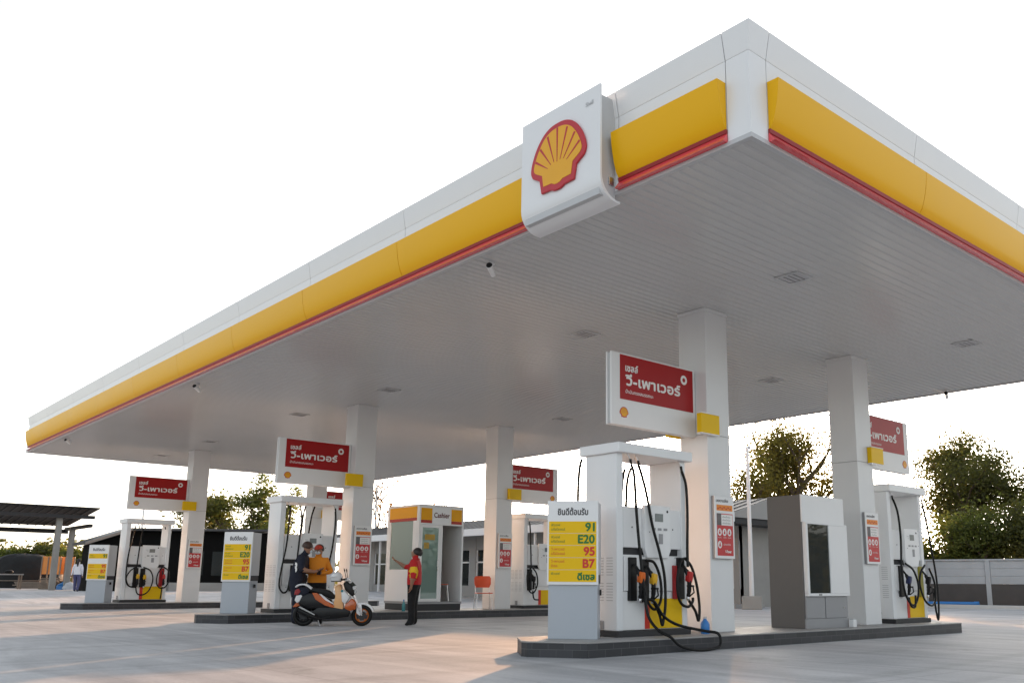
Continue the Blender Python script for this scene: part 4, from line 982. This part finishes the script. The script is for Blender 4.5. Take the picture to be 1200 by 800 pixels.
for x, y, m_, lb, r in ((14.75, 62.7, BLUEP, 'blue plastic sack on the ground beside the plank stack', .35), (15.0, 62.1, WHC, 'white plastic sack on the ground beside the walking woman', .38), (15.05, 63.4, TARP, 'black bundle behind the blue and white sacks', .45)):
    t = thing('sack', lb, 'sack', (x, y, gz(0, y))); h = MB(); rg = random.Random(int(x*10)); vs = []
    for i in range(8):
        a = -.2+1.75*i/7
        for j in range(12):
            w = 2*pi*j/12; k = 1+.14*rg.uniform(-1, 1); vs.append((r*k*cos(a)*cos(w), r*k*cos(a)*sin(w), r*1.0*(sin(a)+.2)))
    h.add(vs, [(i*12+j, i*12+(j+1) % 12, (i+1)*12+(j+1) % 12, (i+1)*12+j) for i in range(7) for j in range(12)]); h.build('bag', m_, t, smooth=1.)
    MB().lathe([(.03, r*1.1), (.06, r*1.25), (.02, r*1.3)], 8).build('knot', m_, t)
tb = thing('work_table', 'rough grey work table at the far left under the shelter', 'table', (12.3, 65.4, gz(0, 66)))
MB().box(-.75, .75, -.4, .4, .86, .93).build('table_top', GALV, tb)
for q in (-1, 1):
    for k in (-1, 1): MB().box(q*.65-.04, q*.65+.04, k*.33-.04, k*.33+.04, 0, .859).build('leg', WOODD, tb)
MB().ell((0, 0, 1.05), .25, .2, .12).build('bundle', TARP, tb)

# ------------------------------------------------------------------ yard wall on the right
yw = thing('yard_wall', 'long grey concrete panel wall with a dark lower half at the right', 'wall', (38.4, 24.8, 0), math.atan2(4.5-24.8, 43-38.4))
WL = 21.0
PANEL = mat('wall_panel', (.44, .45, .46), .8, var=.2, scale=1.1, bump=.3, bscale=9)
LOWW = mat('wall_stained', (.085, .075, .07), .85, var=.3, scale=1.5, bump=.3, bscale=9)
npn = 8; pw = WL/npn
for i in range(npn):
    for k in range(3): MB().box(i*pw+.11, (i+1)*pw-.11, -.04, .04, 1.0185+k*.333, 1.346+k*.333).build('panel', PANEL, yw, bevel=.012)
MB().box(0, WL, -.07, .07, -.1, 1.018).build('lower_wall', LOWW, yw)
MB().box(0.05, WL-.05, -.02, .02, 1.019, 2.02).build('backing', PANEL, yw)
for i in range(npn+1): MB().box(i*pw-.10, i*pw+.10, -.09, .09, -.1, 2.02).build('post', PANEL, yw, bevel=.012)
MB().box(-.1, WL+.1, -.10, .10, 2.022, 2.09).build('coping', PANEL, yw, bevel=.01)
bp_ = thing('blue_pipe', 'blue plastic pipe lying along the foot of the yard wall', 'pipe', (39.0, 20.7, .16), math.atan2(4.5-24.8, 43-38.4))
MB().tube([(0, -.25, 0), (3.2, -.25, .02)], .09, 12).build('pipe', BLUEP, bp_, smooth=1.); MB().tube([(3.2, -.25, .02), (3.4, -.25, .02)], .105, 12).build('socket', BLUEP, bp_, smooth=1.)
kb = MB(Matrix.Translation((37.9, 24.5, 0)) @ Matrix.Rotation(math.atan2(4.5-24.8, 43-38.4), 4, 'Z')).box(-3, WL+10, -.75, -.45, -.05, .15).build('kerb', mat('kerb_white', (.55, .54, .52), .7, var=.1), bevel=.02)
tag(kb, kind='structure')
MB(Matrix.Translation((37.9, 24.5, 0)) @ Matrix.Rotation(math.atan2(4.5-24.8, 43-38.4), 4, 'Z')).box(-3, WL+10, -.44, .6, -.05, .06).build('planting_bed', mat('bed_soil', (.06, .05, .035), .9, var=.3, scale=5, bump=.5, bscale=20))
tag(bpy.data.objects['planting_bed'], kind='structure')

# ------------------------------------------------------------------ lamp posts
def lamp(x, y, h, lb, double=False, foot=True):
    t = thing('lamp_post', lb, 'lamp post', (x, y, gz(x, y)), R(35), 'lamp posts around the yard')
    if foot: MB().prism([(-.42, 0), (.42, 0), (.30, .5), (-.30, .5)], -.38, .38).build('footing', CONC, t, bevel=.03)
    MB().tube([(0, 0, .1), (0, 0, h)], [.095, .06], 12).build('pole', WHITE2, t, smooth=1.)
    for q in ((-1, 1) if double else (1,)):
        a = MB().tube(spline([(0, 0, h-.25), (q*.3, 0, h+.08), (q*.75, 0, h+.14)], 4), .03, 8).build('arm', WHITE2, t, smooth=1.)
        MB().prism([(q*.70, h+.10), (q*1.15, h+.13), (q*1.2, h+.17), (q*.72, h+.20)], -.11, .11).build('lamp_head', GALV, a, bevel=.01)
lamp(28.8, 21.3, 6.2, 'white lamp post on a concrete footing left of the dark grey cabinet')
lamp(33.3, 57.5, 7.5, 'lamp post rising behind the cashier booth roof', True)
lamp(20.3, 66.9, 5.6, 'thin pale pole rising behind the farthest left pump', foot=False)

# ------------------------------------------------------------------ trees
LEAF_A = leaf_mat('leaf_olive', (.080, .076, .016), (.38, .32, .05))
LEAF_B = leaf_mat('leaf_dark', (.046, .054, .015), (.22, .22, .04))
LEAF_C = leaf_mat('leaf_mid', (.070, .090, .020), (.24, .27, .05))
LEAF_R = leaf_mat('leaf_rust', (.14, .070, .020), (.30, .16, .04))
def tree(nm, lb, cat, x, y, h, cr, lm, seed, leaves=4200, leaf=.17, trunk_h=.32, rx=1., spread=.42, group=None, crown='crown', levels=3):
    g = random.Random(seed); t = thing(nm, lb, cat, (x, y, gz(x, y)), 0, group)
    tr = MB(); tips = []
    def grow(p, d, L, r, lev):
        pts = [p]; q = p.copy(); dd = d.copy(); n = 4
        for i in range(n):
            dd = (dd+Vector((g.uniform(-1, 1), g.uniform(-1, 1), g.uniform(-.5, .9)))*.16).normalized(); q = q+dd*L/n; pts.append(q.copy())
        tr.tube(pts, [r*(1-.5*i/n) for i in range(n+1)], 7 if lev < 2 else 5)
        if lev >= levels: tips.append(q); tips.append(pts[-2]); return
        if lev >= 1: tips.append(q)
        for k in range(g.choice((3, 4)) if lev < 2 else 3):
            w = g.uniform(0, 2*pi); b = pts[g.choice((2, 3, 4))]
            o = Vector((cos(w), sin(w), g.uniform(-.05, .75))).normalized()
            grow(b, (dd*.55+o).normalized(), L*g.uniform(.6, .85), r*.52, lev+1)
    grow(Vector((0, 0, -.1)), Vector((g.uniform(-.06, .06), g.uniform(-.06, .06), 1)), h*trunk_h, h*.022, 0)
    # fit the branch tips into the wanted crown
    zt = max(p.z for p in tips); rr = max(1e-3, sorted(math.hypot(p.x, p.y) for p in tips)[int(len(tips)*.92)])
    kz, kr = (h-.25)/zt, cr/rr
    f = lambda p: Vector((p.x*(1+(kr-1)*min(1, max(0, p.z)/(h*.35)))*1, p.y*(1+(kr-1)*min(1, max(0, p.z)/(h*.35))), p.z*kz))
    tr.v = [f(Vector(v)) for v in tr.v]; tips = [f(p) for p in tips]
    tr.build('trunk', BARK, t, smooth=1.)
    lf = MB(); per = max(1, leaves//len(tips))
    for c in tips:
        dens = g.choice((.4, .8, 1., 1.3, 1.6)); sg = spread*g.uniform(.7, 1.3)
        for _ in range(int(per*dens)):
            p = c+Vector((g.gauss(0, sg), g.gauss(0, sg), g.gauss(0, sg*.7)))
            if p.z < .15: continue
            s_ = leaf*g.uniform(.6, 1.3); a = Vector((g.gauss(0, 1), g.gauss(0, 1), g.gauss(0, .7))).normalized(); b = a.orthogonal().normalized(); b = (b*cos(w_ := g.uniform(0, 6.28))+a.cross(b)*sin(w_)).normalized()
            cz = a.cross(b)*s_*.12
            o = len(lf.v); lf.v += [p-a*s_*.5, p+b*s_*.24+cz, p+a*s_*.5, p-b*s_*.24+cz]; lf.f.append([o, o+1, o+2, o+3]); lf.m.append(0)
    lf.build_fast(crown, lm, t)
    return t
def build_fast(s, name, m, parent):
    me = bpy.data.meshes.new(name); me.from_pydata([tuple(p) for p in s.v], [], s.f); me.materials.append(m)
    o = bpy.data.objects.new(name, me); COL.objects.link(o); o.parent = parent; return o
MB.build_fast = build_fast
GT = 'trees standing behind the yard'
tree('broadleaf_tree', 'lower backlit tree between the lamp post and the dark grey cabinet', 'tree', 42.5, 31.2, 7.9, 2.0, LEAF_A, 25, 7000, .18, .14, spread=.6, group=GT)
tree('broadleaf_tree', 'backlit olive green tree rising behind the dark grey cabinet', 'tree', 44.9, 31.0, 11.7, 4.9, LEAF_A, 17, 24000, .18, .12, spread=.78, group=GT)
tree('broadleaf_tree', 'big dark spreading tree behind the yard wall at the right', 'tree', 48.4, 22.0, 9.3, 4.4, LEAF_B, 5, 20000, .19, .18, spread=.66, group=GT)
tree('broadleaf_tree', 'dark tree at the right edge of the picture behind the yard wall', 'tree', 49.5, 18.0, 6.8, 3.4, LEAF_B, 8, 12000, .20, .22, spread=.45, group=GT)
tree('broadleaf_tree', 'rounded backlit tree behind the dark shed, seen left of the scooter pump', 'tree', 27.6, 68.4, 9.0, 3.6, LEAF_C, 21, 7000, .30, .25, spread=.45, group=GT)
tree('broadleaf_tree', 'smaller tree seen through the pump behind the scooter', 'tree', 30.2, 65.5, 7.7, 1.7, LEAF_C, 22, 2500, .28, .32, spread=.4, group=GT)
tree('broadleaf_tree', 'low tree rising over the dark shed roof beside the farthest left column', 'tree', 25.1, 69.3, 6.9, 2.4, LEAF_B, 23, 3500, .30, .25, spread=.45, group=GT)
tree('young_tree', 'thin young tree with a few brown leaves behind the cashier booth', 'tree', 34.4, 58.2, 9.0, 1.9, LEAF_R, 31, 240, .30, .34, spread=.22, group=GT)
tree('young_tree', 'spindly young tree topping out above the right end of the cashier booth roof', 'tree', 38.2, 54.8, 8.0, 1.3, LEAF_R, 32, 110, .28, .34, spread=.2, group=GT, levels=2)
tree('broadleaf_tree', 'dark tree rising far behind the shop roof near the nearest pump', 'tree', 52.0, 47.0, 6.6, 2.6, LEAF_B, 34, 2500, .22, .3, spread=.45, group=GT)
GB = 'bushes behind the yard wall'
for i, (x, y, h, c, lm, lb) in enumerate(((43.6, 20.6, 4.6, 2.2, LEAF_C, 'tall yellow green bush right of the rightmost pump behind the wall'), (43.2, 18.6, 4.4, 2.0, LEAF_C, 'leafy green bush over the yard wall beneath the big dark tree'),
                         (43.9, 16.6, 4.8, 2.1, LEAF_B, 'dark green bush over the yard wall near the right picture edge'), (43.6, 22.6, 4.2, 1.9, LEAF_C, 'green bush behind the wall hidden beside the rightmost pump'), (44.8, 14.6, 4.2, 1.8, LEAF_C, 'green bush at the right picture edge over the wall'))):
    tree('bush', lb, 'bush', x, y, h, c, lm, 40+i, 9000, .20, .14, spread=.55, group=GB)
for i, (x, y, h, c, lb) in enumerate(((17.0, 92.0, 3.0, 2.2, 'low green bush at the far left edge of the yard'), (19.4, 92.5, 3.8, 2.4, 'dark green bush behind the tarpaulin heap'), (21.0, 88.3, 3.3, 2.0, 'green bush seen between the shelter posts'))):
    tree('bush', lb, 'bush', x, y, h, c, LEAF_C if i != 1 else LEAF_B, 60+i, 2600, .40, .2, spread=.5, group='bushes beyond the far left of the yard')
# far woods: one mass nobody could count
g = random.Random(77); lf = MB()
for i in range(52000):
    back = i >= 9000  # unseen belt behind the camera, added to darken glass reflections
    if back: a = R(g.uniform(112, 350)); d = g.uniform(58, 72); top = 5.5+1.5*sin(a*11)+1.2*sin(a*29); s_ = g.uniform(.25, .5)
    else: a = R(g.uniform(2, 108)); d = g.uniform(135, 165)*(1 if a > R(45) else .75); top = 3.6+1.6*sin(a*37)+1.0*sin(a*91); s_ = g.uniform(.5, 1.1)
    p = Vector((d*cos(a), d*sin(a), .3+max(.2, top)*g.random()**.8)); u_ = Vector((g.gauss(0, 1), g.gauss(0, 1), g.gauss(0, 1))).normalized(); w_ = u_.orthogonal().normalized()
    o = len(lf.v); lf.v += [p-u_*s_*.5, p+w_*s_*.4, p+u_*s_*.5, p-w_*s_*.4]; lf.f.append([o, o+1, o+2, o+3]); lf.m.append(0)
nb_ = 120; o = len(lf.v)  # unseen solid backing, added so the panes reflect plain dark green
for i in range(nb_+1):
    a = R(112+238*i/nb_); d = 69+2*sin(i*1.7); h_ = 3.6+1.1*sin(a*11)+.9*sin(a*29)+.5*g.uniform(-1, 1)
    lf.v += [Vector((d*cos(a), d*sin(a), -.2)), Vector(((d+1)*cos(a), (d+1)*sin(a), h_*.6)), Vector(((d+2.5)*cos(a), (d+2.5)*sin(a), h_))]
for i in range(nb_):
    for k in range(2): lf.f.append([o+i*3+k, o+i*3+3+k, o+i*3+4+k, o+i*3+1+k]); lf.m.append(0)
tag(lf.build_fast('distant_woods', LEAF_B, None), kind='stuff')

# ------------------------------------------------------------------ sky, sun, camera
wd = bpy.data.worlds.new('World'); sc.world = wd; wd.use_nodes = True; nt = wd.node_tree
bg = nt.nodes['Background']; sky = nt.nodes.new('ShaderNodeTexSky'); sky.sky_type = 'NISHITA'; sky.sun_disc = False
sky.sun_elevation = SUN_EL; sky.sun_rotation = pi/2 - SUN_AZ; sky.air_density = 1.0; sky.dust_density = 2.0; sky.ozone_density = 1.0
bg.inputs['Strength'].default_value = .138
hs = nt.nodes.new('ShaderNodeHueSaturation'); hs.inputs['Saturation'].default_value = .38   # thin high haze takes the blue out
nt.links.new(sky.outputs[0], hs.inputs['Color']); hz = nt.nodes.new('ShaderNodeMix'); hz.data_type = 'RGBA'; hz.blend_type = 'ADD'; hz.inputs[0].default_value = 1; hz.inputs[7].default_value = (HAZE*.93, HAZE*.98, HAZE*1.08, 1)
tcw = nt.nodes.new('ShaderNodeTexCoord'); mpw = nt.nodes.new('ShaderNodeMapping'); mpw.inputs['Scale'].default_value = (1.6, 1.6, 5.0); nt.links.new(tcw.outputs['Generated'], mpw.inputs['Vector'])
cl = nt.nodes.new('ShaderNodeTexNoise'); cl.inputs['Scale'].default_value = 1.5; cl.inputs['Detail'].default_value = 6; cl.inputs['Distortion'].default_value = .5; nt.links.new(mpw.outputs[0], cl.inputs['Vector'])
cm = nt.nodes.new('ShaderNodeMapRange'); cm.inputs['From Min'].default_value = .35; cm.inputs['From Max'].default_value = .65; cm.inputs['To Min'].default_value = .45; cm.inputs['To Max'].default_value = 1.15; nt.links.new(cl.outputs['Fac'], cm.inputs[0]); nt.links.new(cm.outputs[0], hz.inputs[0])
hz.clamp_factor = False
nt.links.new(hs.outputs[0], hz.inputs[6]); nt.links.new(hz.outputs[2], bg.inputs['Color'])
sun = bpy.data.lights.new('sun', 'SUN'); sun.energy = 2.4; sun.angle = R(.6); sun.color = (1, .52, .25)
so = bpy.data.objects.new('sun', sun); COL.objects.link(so)
dv = Vector((cos(SUN_EL)*cos(SUN_AZ), cos(SUN_EL)*sin(SUN_AZ), sin(SUN_EL)))
so.rotation_euler = dv.to_track_quat('Z', 'Y').to_euler(); so.location = (20, 10, 20)

cam = bpy.data.cameras.new('camera'); co = bpy.data.objects.new('camera', cam); COL.objects.link(co)
yaw, pit, rol = .835, .1993, .0072
F = Vector((cos(yaw)*cos(pit), sin(yaw)*cos(pit), sin(pit))); r0 = Vector((sin(yaw), -cos(yaw), 0)); u0 = r0.cross(F)
rr, uu = r0*cos(rol)+u0*sin(rol), -r0*sin(rol)+u0*cos(rol)
M = Matrix((rr, uu, -F)).transposed().to_4x4(); M.translation = (0, 0, .95); co.matrix_world = M
cam.sensor_width = 36; cam.lens = 1049.29/1200*36; cam.shift_x = -(667.21-600)/1200; cam.shift_y = (470.44-400)/1200
cam.clip_start = .05; cam.clip_end = 3000; sc.camera = co
vs_ = sc.view_settings; vs_.view_transform = 'Standard'; vs_.look = 'None'; vs_.gamma = 1; vs_.use_curve_mapping = False; vs_.exposure = 1.52
sc.cycles.use_denoising = True; sc.cycles.max_bounces = 8; sc.cycles.transparent_max_bounces = 12
